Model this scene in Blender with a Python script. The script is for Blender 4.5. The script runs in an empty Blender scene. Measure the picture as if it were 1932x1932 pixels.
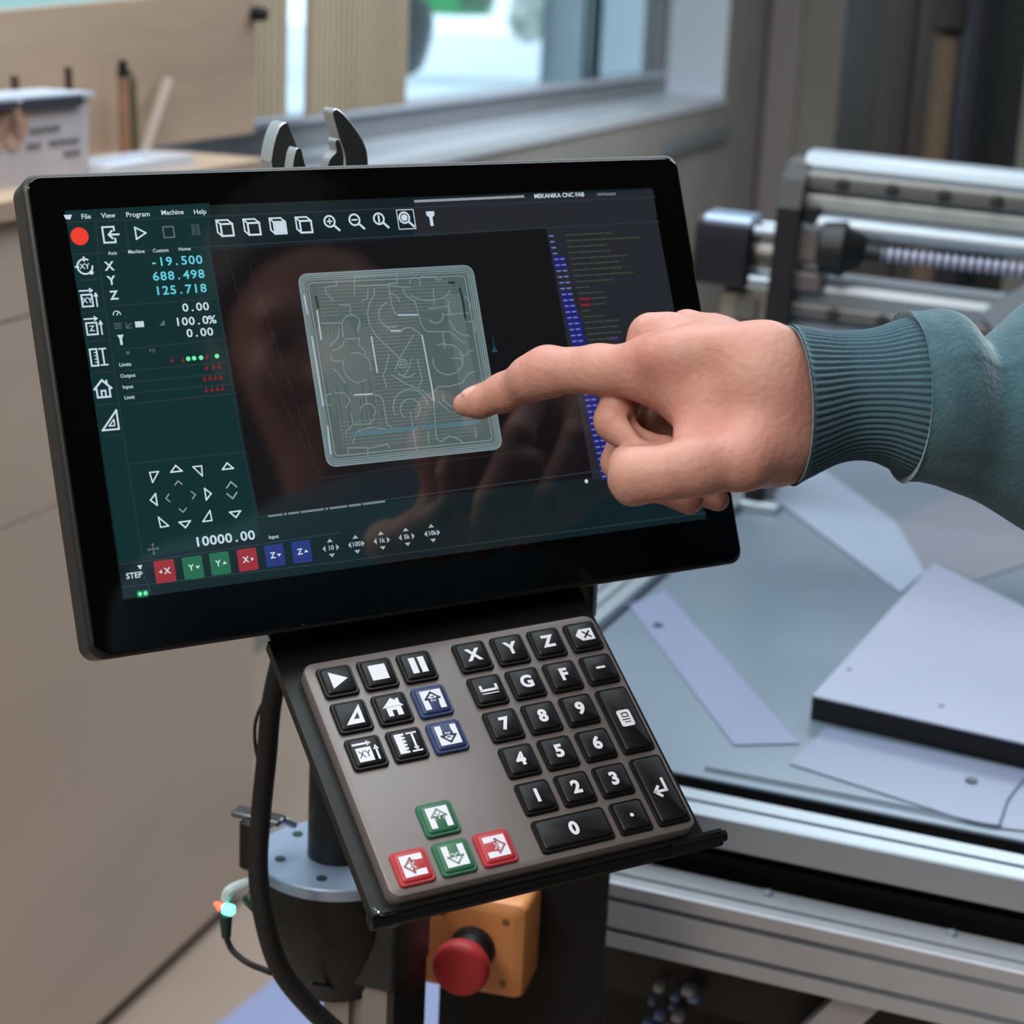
import bpy, math, random
import numpy as np
from mathutils import Matrix, Vector
random.seed(7); rng = np.random.default_rng(7)
sc = bpy.context.scene
PI = math.pi

# ------------------------------------------------------------------ camera geometry (pinhole solved from the photograph)
F = 3601.0                      # focal length in pixels of the 1932 px frame
DOWN = np.array([-.045, .962, .27]); DOWN /= np.linalg.norm(DOWN)
rz = -DOWN
ry = np.array([0, 0, 1.]) - DOWN[2]*DOWN; ry /= np.linalg.norm(ry)
rx = np.cross(ry, rz)
RW = np.array([rx, ry, rz])     # camera axes (right, down, forward) -> world
CAM = np.array([0, 0, 1.45])
def ray(px, py): return np.array([(px-966)/F, (py-966)/F, 1.])
def Cm(px, py, d): return ray(px, py)*d                       # camera-space point at depth d
def toW(v): return CAM + np.asarray(v) @ RW.T
def W(px, py, d): return toW(Cm(px, py, d))
def WZ(px, py, z):
    r = RW @ ray(px, py); return CAM + r*((z-CAM[2])/r[2])
def WPL(px, py, P0, n):
    r = RW @ ray(px, py); return CAM + r*(((P0-CAM)@n)/(r@n))

cam_d = bpy.data.cameras.new('camera'); cam = bpy.data.objects.new('camera', cam_d)
sc.collection.objects.link(cam); sc.camera = cam
cam_d.sensor_width = 36; cam_d.lens = 36*F/1932; cam_d.clip_start = .02; cam_d.clip_end = 200
ax = RW @ np.diag([1, -1, -1])
M4 = np.eye(4); M4[:3, :3] = ax; M4[:3, 3] = CAM
cam.matrix_world = Matrix(M4.tolist())
cam_d.dof.use_dof = True; cam_d.dof.focus_distance = .985; cam_d.dof.aperture_fstop = 9.8

# ------------------------------------------------------------------ colour management, world, lights
vs = sc.view_settings; vs.view_transform = 'Standard'; vs.look = 'None'; vs.gamma = 1; vs.use_curve_mapping = False
vs.exposure = 0.0
sc.cycles.max_bounces = 6; sc.cycles.diffuse_bounces = 3; sc.cycles.glossy_bounces = 4
sc.cycles.transmission_bounces = 6; sc.cycles.caustics_reflective = False; sc.cycles.caustics_refractive = False
sc.cycles.sample_clamp_indirect = 4; sc.cycles.use_denoising = True
wd = bpy.data.worlds.new('sky'); sc.world = wd; wd.use_nodes = True
bg = wd.node_tree.nodes['Background']; bg.inputs[0].default_value = (.72, .86, 1, 1); bg.inputs[1].default_value = 2.6

def area(name, loc, target, sx, sy, power, col):
    l = bpy.data.lights.new(name, 'AREA'); l.shape = 'RECTANGLE'; l.size = sx; l.size_y = sy; l.energy = power; l.color = col
    o = bpy.data.objects.new(name, l); sc.collection.objects.link(o)
    d = Vector(target)-Vector(loc); o.rotation_euler = d.to_track_quat('-Z', 'Y').to_euler(); o.location = loc
    return o
area('ceiling_or_fill_light', (-.6, 1.9, 3.0), (-.6, 1.9, 0), 2.6, 2.6, 108, (.86, .95, 1))
area('ceiling_or_fill_light', (1.8, 4.6, 3.0), (1.8, 4.6, 0), 2.4, 2.4, 120, (.84, .93, 1))
area('ceiling_or_fill_light', (-1.1, -.9, 3.0), (-1.1, -.9, 0), 2.0, 1.6, 112, (1, .93, .86))  # unseen fill added behind the camera to brighten the cabinet front

# ------------------------------------------------------------------ materials
def lin(c):
    c = np.asarray(c, float)/255
    return tuple(np.where(c <= .04045, c/12.92, ((c+.055)/1.055)**2.4))
MATS = {}
def mat(name, col, rough=.5, metal=0., var=0., vscale=8., bump=0., bscale=60., spec=.5, stretch=(1, 1, 1), col2=None,
        emit=None, es=1., sss=0., coat=0., trans=0., alpha=1., ior=1.45, aniso_noise=0., sheen=0.):
    if name in MATS: return MATS[name]
    m = bpy.data.materials.new(name); MATS[name] = m; m.use_nodes = True
    nt = m.node_tree; b = nt.nodes['Principled BSDF']
    def S(k, v):
        b.inputs[k].default_value = v
    S('Base Color', (*lin(col), 1)); S('Roughness', rough); S('Metallic', metal); S('Specular IOR Level', spec); S('IOR', ior)
    if coat: S('Coat Weight', coat); S('Coat Roughness', .05)
    if sheen: S('Sheen Weight', sheen); S('Sheen Roughness', .4); S('Sheen Tint', (.75, .93, 1, 1))
    if trans: S('Transmission Weight', trans)
    if alpha < 1: S('Alpha', alpha)
    if sss:
        S('Subsurface Weight', sss); S('Subsurface Radius', (1., .35, .2)); S('Subsurface Scale', .006)
    if emit is not None: S('Emission Color', (*lin(emit), 1)); S('Emission Strength', es)
    if var or bump or aniso_noise:
        tc = nt.nodes.new('ShaderNodeTexCoord'); mp = nt.nodes.new('ShaderNodeMapping'); mp.inputs['Scale'].default_value = stretch
        nt.links.new(tc.outputs['Object'], mp.inputs[0])
    if var:
        n = nt.nodes.new('ShaderNodeTexNoise'); n.inputs['Scale'].default_value = vscale; n.inputs['Detail'].default_value = 5
        nt.links.new(mp.outputs[0], n.inputs['Vector'])
        mr = nt.nodes.new('ShaderNodeMapRange'); mr.inputs[1].default_value = .3; mr.inputs[2].default_value = .7
        nt.links.new(n.outputs[0], mr.inputs[0])
        mx = nt.nodes.new('ShaderNodeMix'); mx.data_type = 'RGBA'
        c2 = col2 if col2 is not None else [max(0, c*(1-var)) for c in col]
        mx.inputs[6].default_value = (*lin(col), 1); mx.inputs[7].default_value = (*lin(c2), 1)
        nt.links.new(mr.outputs[0], mx.inputs[0]); nt.links.new(mx.outputs[2], b.inputs['Base Color'])
    if bump:
        n2 = nt.nodes.new('ShaderNodeTexNoise'); n2.inputs['Scale'].default_value = bscale; n2.inputs['Detail'].default_value = 6
        nt.links.new(mp.outputs[0], n2.inputs['Vector'])
        bp = nt.nodes.new('ShaderNodeBump'); bp.inputs['Strength'].default_value = bump; bp.inputs['Distance'].default_value = .002
        nt.links.new(n2.outputs[0], bp.inputs['Height']); nt.links.new(bp.outputs[0], b.inputs['Normal'])
    return m
def emat(name, col, es=1.):
    return mat(name, (4, 4, 5), rough=.06, spec=.5, emit=col, es=es, ior=1.85)

# ------------------------------------------------------------------ mesh helpers
class Geo:
    def __init__(s): s.v = []; s.f = []; s.m = []
    def add(s, v, f, mi=0):
        o = len(s.v); s.v += [tuple(map(float, p)) for p in v]; s.f += [tuple(i+o for i in q) for q in f]; s.m += [mi]*len(f)
        return s
    def box(s, c, h, A=None, mi=0):         # centre, half sizes, axes (columns)
        A = np.eye(3) if A is None else np.asarray(A)
        P = [np.asarray(c)+A@(np.array([x, y, z])*h) for x in (-1, 1) for y in (-1, 1) for z in (-1, 1)]
        return s.add(P, [(0, 1, 3, 2), (4, 6, 7, 5), (0, 4, 5, 1), (2, 3, 7, 6), (0, 2, 6, 4), (1, 5, 7, 3)], mi)
    def bbox(s, c, h, A=None, b=.002, mi=0):   # box with bevelled long edges: rounded-rect loft along z
        A = np.eye(3) if A is None else np.asarray(A)
        ring = rr(-h[0], -h[1], h[0], h[1], min(b*1.5, h[0]*.9, h[1]*.9), 3)
        L = [(b, -h[2]), (0, -h[2]+b), (0, h[2]-b), (b, h[2])]
        return s.loft([[np.asarray(c)+A@np.array([*inset(ring, i, (-h[0], -h[1], h[0], h[1]), k), z]) for k in range(len(ring))] for i, z in L], mi)
    def loft(s, rings, mi=0, cap=True, closed=True):
        n = len(rings[0]); o = len(s.v); s.v += [tuple(map(float, p)) for r in rings for p in r]
        for a in range(len(rings)-1):
            for k in range(n if closed else n-1):
                k2 = (k+1) % n
                s.f.append((o+a*n+k, o+a*n+k2, o+(a+1)*n+k2, o+(a+1)*n+k)); s.m.append(mi)
        if cap:
            s.f.append(tuple(o+k for k in reversed(range(n)))); s.m.append(mi)
            s.f.append(tuple(o+(len(rings)-1)*n+k for k in range(n))); s.m.append(mi)
        return s
    def cyl(s, a, b, r0, r1=None, n=24, mi=0, bev=0):
        a = np.asarray(a, float); b = np.asarray(b, float); r1 = r0 if r1 is None else r1
        d = b-a; L = np.linalg.norm(d); d = d/L
        u = np.cross(d, [0, 0, 1] if abs(d[2]) < .9 else [1, 0, 0]); u /= np.linalg.norm(u); v = np.cross(d, u)
        st = [(0, r0), (L, r1)] if not bev else [(0, r0-bev), (bev, r0), (L-bev, r1), (L, r1-bev)]
        return s.loft([[a+d*t+(u*math.cos(q)+v*math.sin(q))*r for q in np.linspace(0, 2*PI, n, endpoint=False)] for t, r in st], mi)
    def lathe(s, o, d, prof, n=32, mi=0):
        o = np.asarray(o, float); d = np.asarray(d, float)/np.linalg.norm(d)
        u = np.cross(d, [0, 0, 1] if abs(d[2]) < .9 else [1, 0, 0]); u /= np.linalg.norm(u); v = np.cross(d, u)
        return s.loft([[o+d*t+(u*math.cos(q)+v*math.sin(q))*max(r, 1e-5) for q in np.linspace(0, 2*PI, n, endpoint=False)] for t, r in prof], mi)
    def tube(s, pts, r, n=10, mi=0, sub=6):
        P = spline(pts, sub); N = len(P); T = np.gradient(P, axis=0); T /= np.linalg.norm(T, axis=1)[:, None]
        u = np.cross(T[0], [0.31, .2, .93]); u /= np.linalg.norm(u); rings = []
        for i in range(N):
            u = u-T[i]*(u@T[i]); u /= np.linalg.norm(u); v = np.cross(T[i], u)
            rr_ = r if np.isscalar(r) else np.interp(i/(N-1), np.linspace(0, 1, len(r)), r)
            rings.append([P[i]+(u*math.cos(q)+v*math.sin(q))*rr_ for q in np.linspace(0, 2*PI, n, endpoint=False)])
        return s.loft(rings, mi)
    def prism(s, poly, z0, z1, fn=None, mi=0):
        fn = fn or (lambda x, y, z: (x, y, z))
        return s.loft([[fn(x, y, z0) for x, y in poly], [fn(x, y, z1) for x, y in poly]], mi)
def spline(pts, sub):
    P = np.asarray(pts, float)
    if len(P) < 3: return np.array([P[0]+(P[-1]-P[0])*t for t in np.linspace(0, 1, sub+1)])
    Q = np.vstack([2*P[0]-P[1], P, 2*P[-1]-P[-2]]); out = []
    for i in range(1, len(Q)-2):
        for t in np.linspace(0, 1, sub, endpoint=False):
            a, b, c, d = Q[i-1:i+3]
            out.append(.5*((2*b)+(-a+c)*t+(2*a-5*b+4*c-d)*t*t+(-a+3*b-3*c+d)*t**3))
    out.append(P[-1]); return np.array(out)
def rr(x0, y0, x1, y1, r, n=5):
    out = []
    for cx, cy, a0 in ((x1-r, y1-r, 0), (x0+r, y1-r, 90), (x0+r, y0+r, 180), (x1-r, y0+r, 270)):
        for k in range(n+1):
            a = math.radians(a0+90*k/n); out.append((cx+r*math.cos(a), cy+r*math.sin(a)))
    return out
def inset(ring, i, b, k):
    cx, cy = (b[0]+b[2])/2, (b[1]+b[3])/2; hx, hy = (b[2]-b[0])/2, (b[3]-b[1])/2
    x, y = ring[k]; return (cx+(x-cx)*(hx-i)/hx, cy+(y-cy)*(hy-i)/hy)
def slab(g, x0, y0, x1, y1, r, layers, n=5, mi=0):
    ring = rr(x0, y0, x1, y1, r, n)
    g.loft([[(*inset(ring, i, (x0, y0, x1, y1), k), z) for k in range(len(ring))] for i, z in layers], mi)

def link(name, g, mats, parent=None, smooth=True, inv=None, angle=35):
    me = bpy.data.meshes.new(name)
    v = np.array(g.v, float)
    if inv is not None and len(v): v = v @ inv[:3, :3].T + inv[:3, 3]
    me.from_pydata(v.tolist(), [], g.f)
    if not isinstance(mats, (list, tuple)): mats = [mats]
    for m in mats: me.materials.append(m)
    if len(mats) > 1: me.polygons.foreach_set('material_index', g.m)
    if smooth:
        me.polygons.foreach_set('use_smooth', [True]*len(me.polygons))
        try: me.set_sharp_from_angle(angle=math.radians(angle))
        except Exception: pass
    me.update()
    o = bpy.data.objects.new(name, me); sc.collection.objects.link(o)
    if parent is not None: o.parent = parent
    return o
class Thing:
    def __init__(s, name, label, cat, frame=None, loc=None, group=None):
        s.e = bpy.data.objects.new(name, None); sc.collection.objects.link(s.e); s.e.empty_display_size = .05
        Fm = np.eye(4) if frame is None else np.array(frame, float)
        if loc is not None: Fm[:3, 3] = loc
        s.F = Fm; s.inv = np.linalg.inv(Fm); s.e.matrix_world = Matrix(Fm.tolist())
        s.e['label'] = label; s.e['category'] = cat
        if group: s.e['group'] = group
    def part(s, name, g, m, world=False, parent=None, label=None, smooth=True, angle=35):
        o = link(name, g, m, parent if parent is not None else s.e, smooth, s.inv if world else None, angle)
        if label: o['label'] = label
        return o
def structure(name, g, m, smooth=False):
    o = link(name, g, m, None, smooth); o['kind'] = 'structure'; return o
def single(name, g, m, label, cat, group=None, smooth=True, origin=None):
    inv = None
    if origin is not None: inv = np.eye(4); inv[:3, 3] = -np.asarray(origin)
    o = link(name, g, m, None, smooth, inv); o['label'] = label; o['category'] = cat
    if origin is not None: o.location = origin
    if group: o['group'] = group
    return o

# flat graphics on a plane (x right, y up, metres) ------------------------------------------------
FONT = {}
def text_polys(s, size, bold=0., sx=1., align='CENTER', mono=0):
    key = (s, bold, align, mono)
    if key not in FONT:
        c = bpy.data.curves.new('t', 'FONT'); c.body = s; c.size = 1; c.align_x = align; c.align_y = 'CENTER'; c.offset = bold
        c.resolution_u = 3
        if mono: c.space_character = mono
        o = bpy.data.objects.new('t', c); me = bpy.data.meshes.new_from_object(o)
        FONT[key] = ([tuple(v.co[:2]) for v in me.vertices], [tuple(p.vertices) for p in me.polygons])
        bpy.data.objects.remove(o); bpy.data.meshes.remove(me); bpy.data.curves.remove(c)
    v, f = FONT[key]
    return [(x*size*sx, y*size) for x, y in v], f
class Flat(Geo):
    def __init__(s, z=.0002): super().__init__(); s.z = z
    def poly(s, pts, mi=0, z=None):
        z = s.z if z is None else z
        s.add([(x, y, z) for x, y in pts], [tuple(range(len(pts)))], mi)
        return s
    def line(s, pts, w, mi=0, close=False, z=None):
        z = s.z if z is None else z; P = [np.array(p, float) for p in pts]
        if close: P = P+[P[0]]
        for a, b in zip(P[:-1], P[1:]):
            d = b-a; L = np.linalg.norm(d)
            if L < 1e-7: continue
            d /= L; n = np.array([-d[1], d[0]])*w/2; e = d*w*.42
            q = [a-e+n, a-e-n, b+e-n, b+e+n]; s.add([(x, y, z) for x, y in q], [(0, 1, 2, 3)], mi)
        return s
    def text(s, t, x, y, size, bold=0., sx=1., mi=0, align='CENTER', rot=0, mono=0, z=None):
        v, f = text_polys(t, size, bold, sx, align, mono); c, sn = math.cos(rot), math.sin(rot)
        s.add([(x+a*c-b*sn, y+a*sn+b*c, s.z if z is None else z) for a, b in v], f, mi); return s

# ================================================================== SETTING
MV = toW(ray(2250, -42)*1e4)-CAM; MV[2] = 0; MV /= np.linalg.norm(MV)      # window wall direction (level)
MN = np.array([-MV[1], MV[0], 0])                                            # points away from the camera, to the left
Pfl = WZ(335, 1826, 0); PCAB = (Pfl-CAM)@MN                                  # cabinet front plane
print('PCAB', PCAB, 'MV', MV, Pfl)
def onwall(px, py, p): return WPL(px, py, CAM+MN*p, MN)
def wc(s, p, z): return CAM*[1, 1, 0]+MV*s+MN*p+np.array([0, 0, z])          # (along, out, height) -> world
def alongz(px, py, p):
    q = onwall(px, py, p)-CAM; return q@MV, q[2]+CAM[2]
WA = np.column_stack([MV, MN, [0, 0, 1]])
PW = PCAB+.5                       # window wall inner plane
PFW = PW+.24
wall_m = mat('painted wall', (158, 156, 150), rough=.85, var=.06, vscale=2.5, bump=.1)
dark_m = mat('charcoal wall', (34, 35, 37), rough=.9, var=.2, vscale=3)  # for unseen walls, kept dark so the monitor glass reflects little
floor_m = mat('resin floor', (164, 146, 133), rough=.6, var=.12, vscale=1.6, bump=.08, bscale=20, col2=(148, 132, 121))
structure('floor', Geo().box((1, 3.6, -.05), (8, 8, .05)), floor_m)
structure('ceiling', Geo().box((1, 3.6, 3.25), (8, 8, .05)), mat('ceiling paint', (150, 152, 152), rough=.9, var=.05))
# window opening measured on the wall plane
s_r, _ = alongz(1370, 120, PW)
_, z_sill = alongz(1100, 232, PW)
s_l = alongz(470, 100, PW)[0]-1.2
z_head = 2.75
print('window', s_l, s_r, z_sill)
g = Geo()
def wbox(g, s0, s1, p0, p1, z0, z1, mi=0): return g.box(wc((s0+s1)/2, (p0+p1)/2, (z0+z1)/2), ((s1-s0)/2, (p1-p0)/2, (z1-z0)/2), WA, mi)
s_end = alongz(1441, 200, PW)[0]
wbox(g, -3.5, s_l, PW, PW+.36, 0, 3.2); wbox(g, s_l, s_r, PW, PW+.36, 0, z_sill-.03); wbox(g, s_l, s_r, PW, PW+.36, z_head, 3.2); wbox(g, s_r, s_end, PW, PW+.36, 0, 3.2)
structure('wall_left', g, wall_m)
g = Geo(); wbox(g, s_end-.02, s_end+.22, PW-9, PW+.36, 0, 3.2)
structure('wall_back', g, mat('beige wall', (152, 147, 140), rough=.9, var=.08, vscale=1.5))
g = Geo(); wbox(g, s_end-.09, s_end-.02, PW-.16, PW-.02, 0, 3.2); structure('trim_1', g, mat('corner trim', (150, 142, 138), rough=.6))
structure('wall_right', Geo().box((4.6, 1.5, 1.6), (.1, 6, 1.6)), dark_m)
structure('wall_behind', Geo().box((.5, -2.6, 1.6), (6, .1, 1.6)), dark_m)
# conduit strip on the wall under the window
g = Geo(); a = alongz(1255, 279, PW-.01); b = alongz(1372, 255, PW-.01)
g.box(wc((a[0]+b[0])/2, PW-.016, (a[1]+b[1])/2), (abs(b[0]-a[0])/2, .012, .02), WA)
single('cable_duct', g, mat('duct grey', (120, 128, 134), rough=.5), 'short grey cable duct fixed on the wall right below the window sill', 'cable duct', smooth=False)
# window: sill, frame, glass
g = Geo(); wbox(g, s_l, s_r, PW-.012, PW+.34, z_sill-.03, z_sill)
wbox(g, s_r-.006, s_r, PW+.001, PFW, z_sill, z_head)
structure('trim_2', g, mat('white sill', (222, 232, 242), rough=.35))
fr = mat('grey window frame', (140, 142, 146), rough=.45, var=.05)
z_f = alongz(1000, 165, PFW)[1]; s_m = alongz(1135, 60, PFW)[0]; s_fr = alongz(1252, 60, PFW)[0]
s_p = alongz(1030, 60, PFW)[0]
wt = Geo()
wbox(wt, s_l, s_r, PFW, PFW+.06, z_sill, z_f-.015)
wbox(wt, s_fr, s_r-.006, PFW, PFW+.06, z_f-.015, z_head)
wbox(wt, s_l, s_r, PFW, PFW+.06, z_head-.08, z_head)
wo = structure('window_1', wt, fr)
g = Geo(); wbox(g, s_m-.045, s_m+.045, PFW+.01, PFW+.06, z_f, z_head); link('mullion', g, mat('teal grey mullion', (46, 82, 92), rough=.5), wo, False)
g = Geo(); wbox(g, s_l, s_fr, PFW-.02, PFW+.06, z_f-.015, z_f); o = link('glazing_bead', g, mat('white bead', (205, 212, 225), rough=.3), wo, False)
gl = mat('window glass', (230, 245, 250), rough=.02, trans=1., ior=1.45)
g = Geo(); wbox(g, s_l, s_m-.05, PFW+.03, PFW+.036, z_f, z_head-.08); link('pane', g, gl, wo, False)
g = Geo(); wbox(g, s_m+.05, s_fr, PFW+.03, PFW+.036, z_f, z_head-.08); link('pane', g, gl, wo, False)
# outside
og = Geo().box(wc(12, PW+14, .2), (22, 13.6, .2), WA); structure('ground', og, mat('pale paving', (222, 226, 232), rough=.9, var=.06, vscale=.5))
def out(px, py, p): return onwall(px, py, PW+p)
q = out(898, 33, 5); s0, _ = alongz(866, 20, PW+5); s1, _ = alongz(928, 20, PW+5)
T = Thing('skip_container', 'green container standing outside beyond the window', 'container', loc=wc((s0+s1)/2, PW+5.4, .4))
zg = alongz(897, 30, PW+5)[1]
print('cont z', zg)
g = Geo(); wbox(g, s0, s1, PW+5, PW+6, zg, zg+1.4); T.part('body', g, mat('green paint', (46, 150, 84), rough=.5), True, smooth=False)
g = Geo(); wbox(g, s0, s1, PW+4.97, PW+5, zg+.1, zg+.2); T.part('rib', g, mat('green rim', (30, 96, 60), rough=.5), True, smooth=False)
g = Geo(); wbox(g, s0-.03, s1+.03, PW+4.96, PW+6.04, zg+1.4, zg+1.5); T.part('rim', g, mat('green rim', (30, 96, 60), rough=.5), True, smooth=False)
s0, z0 = alongz(955, 35, PW+4.5); s1, _ = alongz(1040, 35, PW+4.5)
g = Geo()
for k in range(26):
    c = wc(s0+(s1-s0)*rng.random(), PW+3.9+.5*rng.random(), z0-.1+.9*rng.random()*rng.random()); r = .12+.12*rng.random()
    g.lathe(c-[0, 0, r], (0, 0, 1), [(0, 0), (r*.3, r*.7), (r, r), (r*1.6, r*.75), (r*2, 0)], 7)
for k in range(5):
    c = wc(s0+(s1-s0)*(k+.5)/5, PW+4.15, .4); g.cyl(c, c+[0, 0, z0-.3], .03, .02, 6)
single('flowering_shrub', g, mat('white blossom', (214, 218, 206), rough=.9, var=.5, vscale=4, col2=(96, 110, 88)), 'pale flowering shrub outside right of the green container', 'shrub')
s0, z0 = alongz(752, 150, PW+1.2); s1, _ = alongz(850, 150, PW+1.2)
g = Geo(); c = wc((s0+s1)/2, PW+1.4, z0); hw = (s1-s0)/2
g.loft([[c+MV*hw*k*math.cos(a)+MN*.2*k*math.sin(a)+np.array([dx, 0, h*.36]) for a in np.linspace(0, 2*PI, 16, endpoint=False)] for h, k, dx in ((-.0, .12, .1), (.08, .4, .08), (.2, .72, .03), (.4, .95, 0), (.6, 1, 0), (.8, .9, 0), (.95, .6, 0), (1.0, .2, 0))])
g.cyl(wc((s0+s1)/2+.05, PW+1.4, .4), c+[0.05, 0, .03], .04)
single('covered_umbrella', g, mat('blue grey cover', (222, 236, 244), rough=.8, var=.2, vscale=5), 'blue-grey draped cover standing outside beside the hanging perforated panel', 'cover')
s0, _ = alongz(1040, 60, PW+1.0); s1 = s0+6
g = Geo(); wbox(g, s0, s1, PW+1.0, PW+1.05, .4, 3.6); structure('exterior_wall', g, mat('sky blue render', (214, 240, 250), rough=.8, var=.05))
# perforated wooden panels hung in the window
pm_ = mat('perforated birch', (166, 146, 118), rough=.7, var=.18, vscale=6, stretch=(1, 1, .2))
hole_m = mat('panel hole', (205, 196, 176), rough=.9)
def perf(x0, x1, y0, label, p):
    a, za = alongz(x0, y0, p); b, zb = alongz(x1, y0-8, p); zb = min(za, zb)
    T = Thing('perforated_panel', label, 'panel', loc=wc((a+b)/2, p, zb), group=None)
    g = Geo(); wbox(g, a, b, p, p+.012, zb, 2.74); T.part('board', g, pm_, True, smooth=False)
    g = Geo(); nx = max(3, int((b-a)/.028))
    for i in range(nx):
        for j in range(40):
            c = wc(a+(b-a)*(i+.5)/nx, p-.0006, zb+.012+j*.017); g.box(c, (.0042, .0006, .0062), WA)
    o = T.part('perforation', g, hole_m, True, smooth=False); o['kind'] = 'stuff'
perf(478, 541, 226, 'narrow perforated wooden panel hanging at the left end of the window', PW-.03)
perf(583, 766, 205, 'wide perforated wooden panel hanging across the window left half', PW-.03)

# dark equipment on the right far wall
def far_box(name, x0, x1, yb, yt, d, th, m, label, cat):
    a = W(x0, 300, d); b = W(x1, 300, d); zb = W((x0+x1)/2, yb, d)[2]; zt = W((x0+x1)/2, yt, d)[2] if yt is not None else 3.1
    dx = b-a; dx[2] = 0; L = np.linalg.norm(dx); dx /= L; n = np.array([-dx[1], dx[0], 0]); n = n if n@(a-CAM) > 0 else -n
    c = (a+b)/2; A = np.column_stack([dx, n, [0, 0, 1]])
    T = Thing(name, label, cat, loc=[c[0], c[1], zb])
    g = Geo().bbox([*(c+n*th/2)[:2], (zb+zt)/2], (L/2, th/2, (zt-zb)/2), A, .01); T.part('body', g, m, True)
    return T, c, A, L, zb, zt
T, c, A, L, zb, zt = far_box('storage_cabinet', 1640, 1765, 900, -400, 4.3, .5, mat('dark taupe', (72, 68, 62), rough=.7, var=.3, vscale=3), 'dark taupe tall cabinet behind the gantry, left of the timber post', 'cabinet')
for k in (-1, 1): T.part('door', Geo().bbox([*(c-A[:, 1]*.01+A[:, 0]*k*L*.25)[:2], (zb+zt)/2], (L*.235, .012, (zt-zb)/2-.03), A, .004), mat('dark taupe door', (66, 62, 58), rough=.65), True)
far_box('timber_post', 1752, 1802, 900, 60, 3.9, .08, mat('brown timber', (112, 92, 74), rough=.7, var=.25, vscale=10, stretch=(1, 1, .1)), 'brown timber post standing between two dark cabinets', 'post')
T, c, A, L, zb, zt = far_box('black_column', 1806, 1842, 900, -400, 3.8, .2, mat('blue black', (22, 22, 34), rough=.6), 'narrow blue-black column right of the timber post', 'column')
T, c, A, L, zb, zt = far_box('tool_cabinet', 1846, 1918, 900, -400, 4.0, .5, mat('dark green grey', (40, 43, 42), rough=.7, var=.2), 'dark green-grey tall cabinet at the far right edge', 'cabinet')
T.part('door', Geo().bbox([*(c-A[:, 1]*.01)[:2], (zb+zt)/2], (L*.44, .012, (zt-zb)/2-.05), A, .004), mat('dark green door', (36, 40, 40), rough=.6), True)
far_box('wooden_block', 1748, 1804, 60, -30, 3.88, .12, mat('dark brown', (52, 46, 42), rough=.8, var=.3), 'dark brown block sitting on top of the timber post', 'block')

# ================================================================== LEFT CABINET WITH HUTCH
ply = mat('plywood', (188, 162, 140), rough=.6, var=.12, vscale=3, stretch=(.4, .4, 3), bump=.05, col2=(158, 136, 118))
ply2 = mat('plywood face', (192, 173, 158), rough=.6, var=.10, vscale=2.2, stretch=(.5, .5, 2), bump=.05, col2=(176, 158, 144))
s_a, z_top = alongz(0, 378, PCAB); s_a -= .5; s_b, _ = alongz(487, 400, PCAB)
_, zg1 = alongz(0, 610, PCAB); _, zg2 = alongz(0, 1000, PCAB)
print('cab z', z_top, zg1, zg2)
T = Thing('plywood_cabinet', 'long plywood cabinet with tall back panel along the left wall', 'cabinet', loc=wc((s_a+s_b)/2, PCAB+.2, 0))
CD = .20
g = Geo(); wbox(g, s_a, s_b, PCAB+.012, PCAB+CD+.02, 0.02, z_top-.02); T.part('carcass', g, ply, True, smooth=False)
g = Geo(); wbox(g, s_a, s_b+.01, PCAB-.012, PCAB+CD+.022, z_top-.022, z_top); T.part('top_board', g, ply, True, smooth=False)
for z0, z1 in ((zg1+.0015, z_top-.0235), (zg2+.001, zg1-.0015), (.03, zg2-.001)):
    g = Geo(); wbox(g, s_a, s_b, PCAB, PCAB+.012, z0, z1); T.part('front_panel', g, ply2, True, smooth=False)
s_h, _ = alongz(481, 150, PCAB+CD)
z_h = alongz(0, 22, PCAB+CD)[1]
s_q, z_q = alongz(240, 0, PCAB+CD); s_z, z_z = alongz(0, 22, PCAB+CD); zf = lambda s_: z_z+(z_q-z_z)*(s_-s_z)/(s_q-s_z)
g = Geo(); g.loft([[wc(s_a, p_, z_top), wc(s_h, p_, z_top), wc(s_h, p_, zf(s_h)), wc(s_a, p_, zf(s_a))] for p_ in (PCAB+CD, PCAB+CD+.02)]); T.part('back_panel', g, ply, True, smooth=False)
g = Geo(); c = onwall(477, 26, PCAB+CD); g.lathe(c, -MN, [(0, 0), (0, .012), (.02, .012), (.024, .009), (.024, 0)], 16); T.part('knob', g, mat('black plastic', (18, 18, 19), rough=.4), True)
# white frosted band above the back panel
g = Geo(); wbox(g, s_a, s_h-.02, PCAB+CD+.022, PCAB+CD+.03, z_h-.05, z_h+.4)
single('light_screen', g, mat('pale cyan panel', (176, 222, 228), rough=.3), 'pale cyan translucent strip above the plywood back panel', 'panel', smooth=False, origin=wc(s_a, PCAB+.43, z_h))
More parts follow.
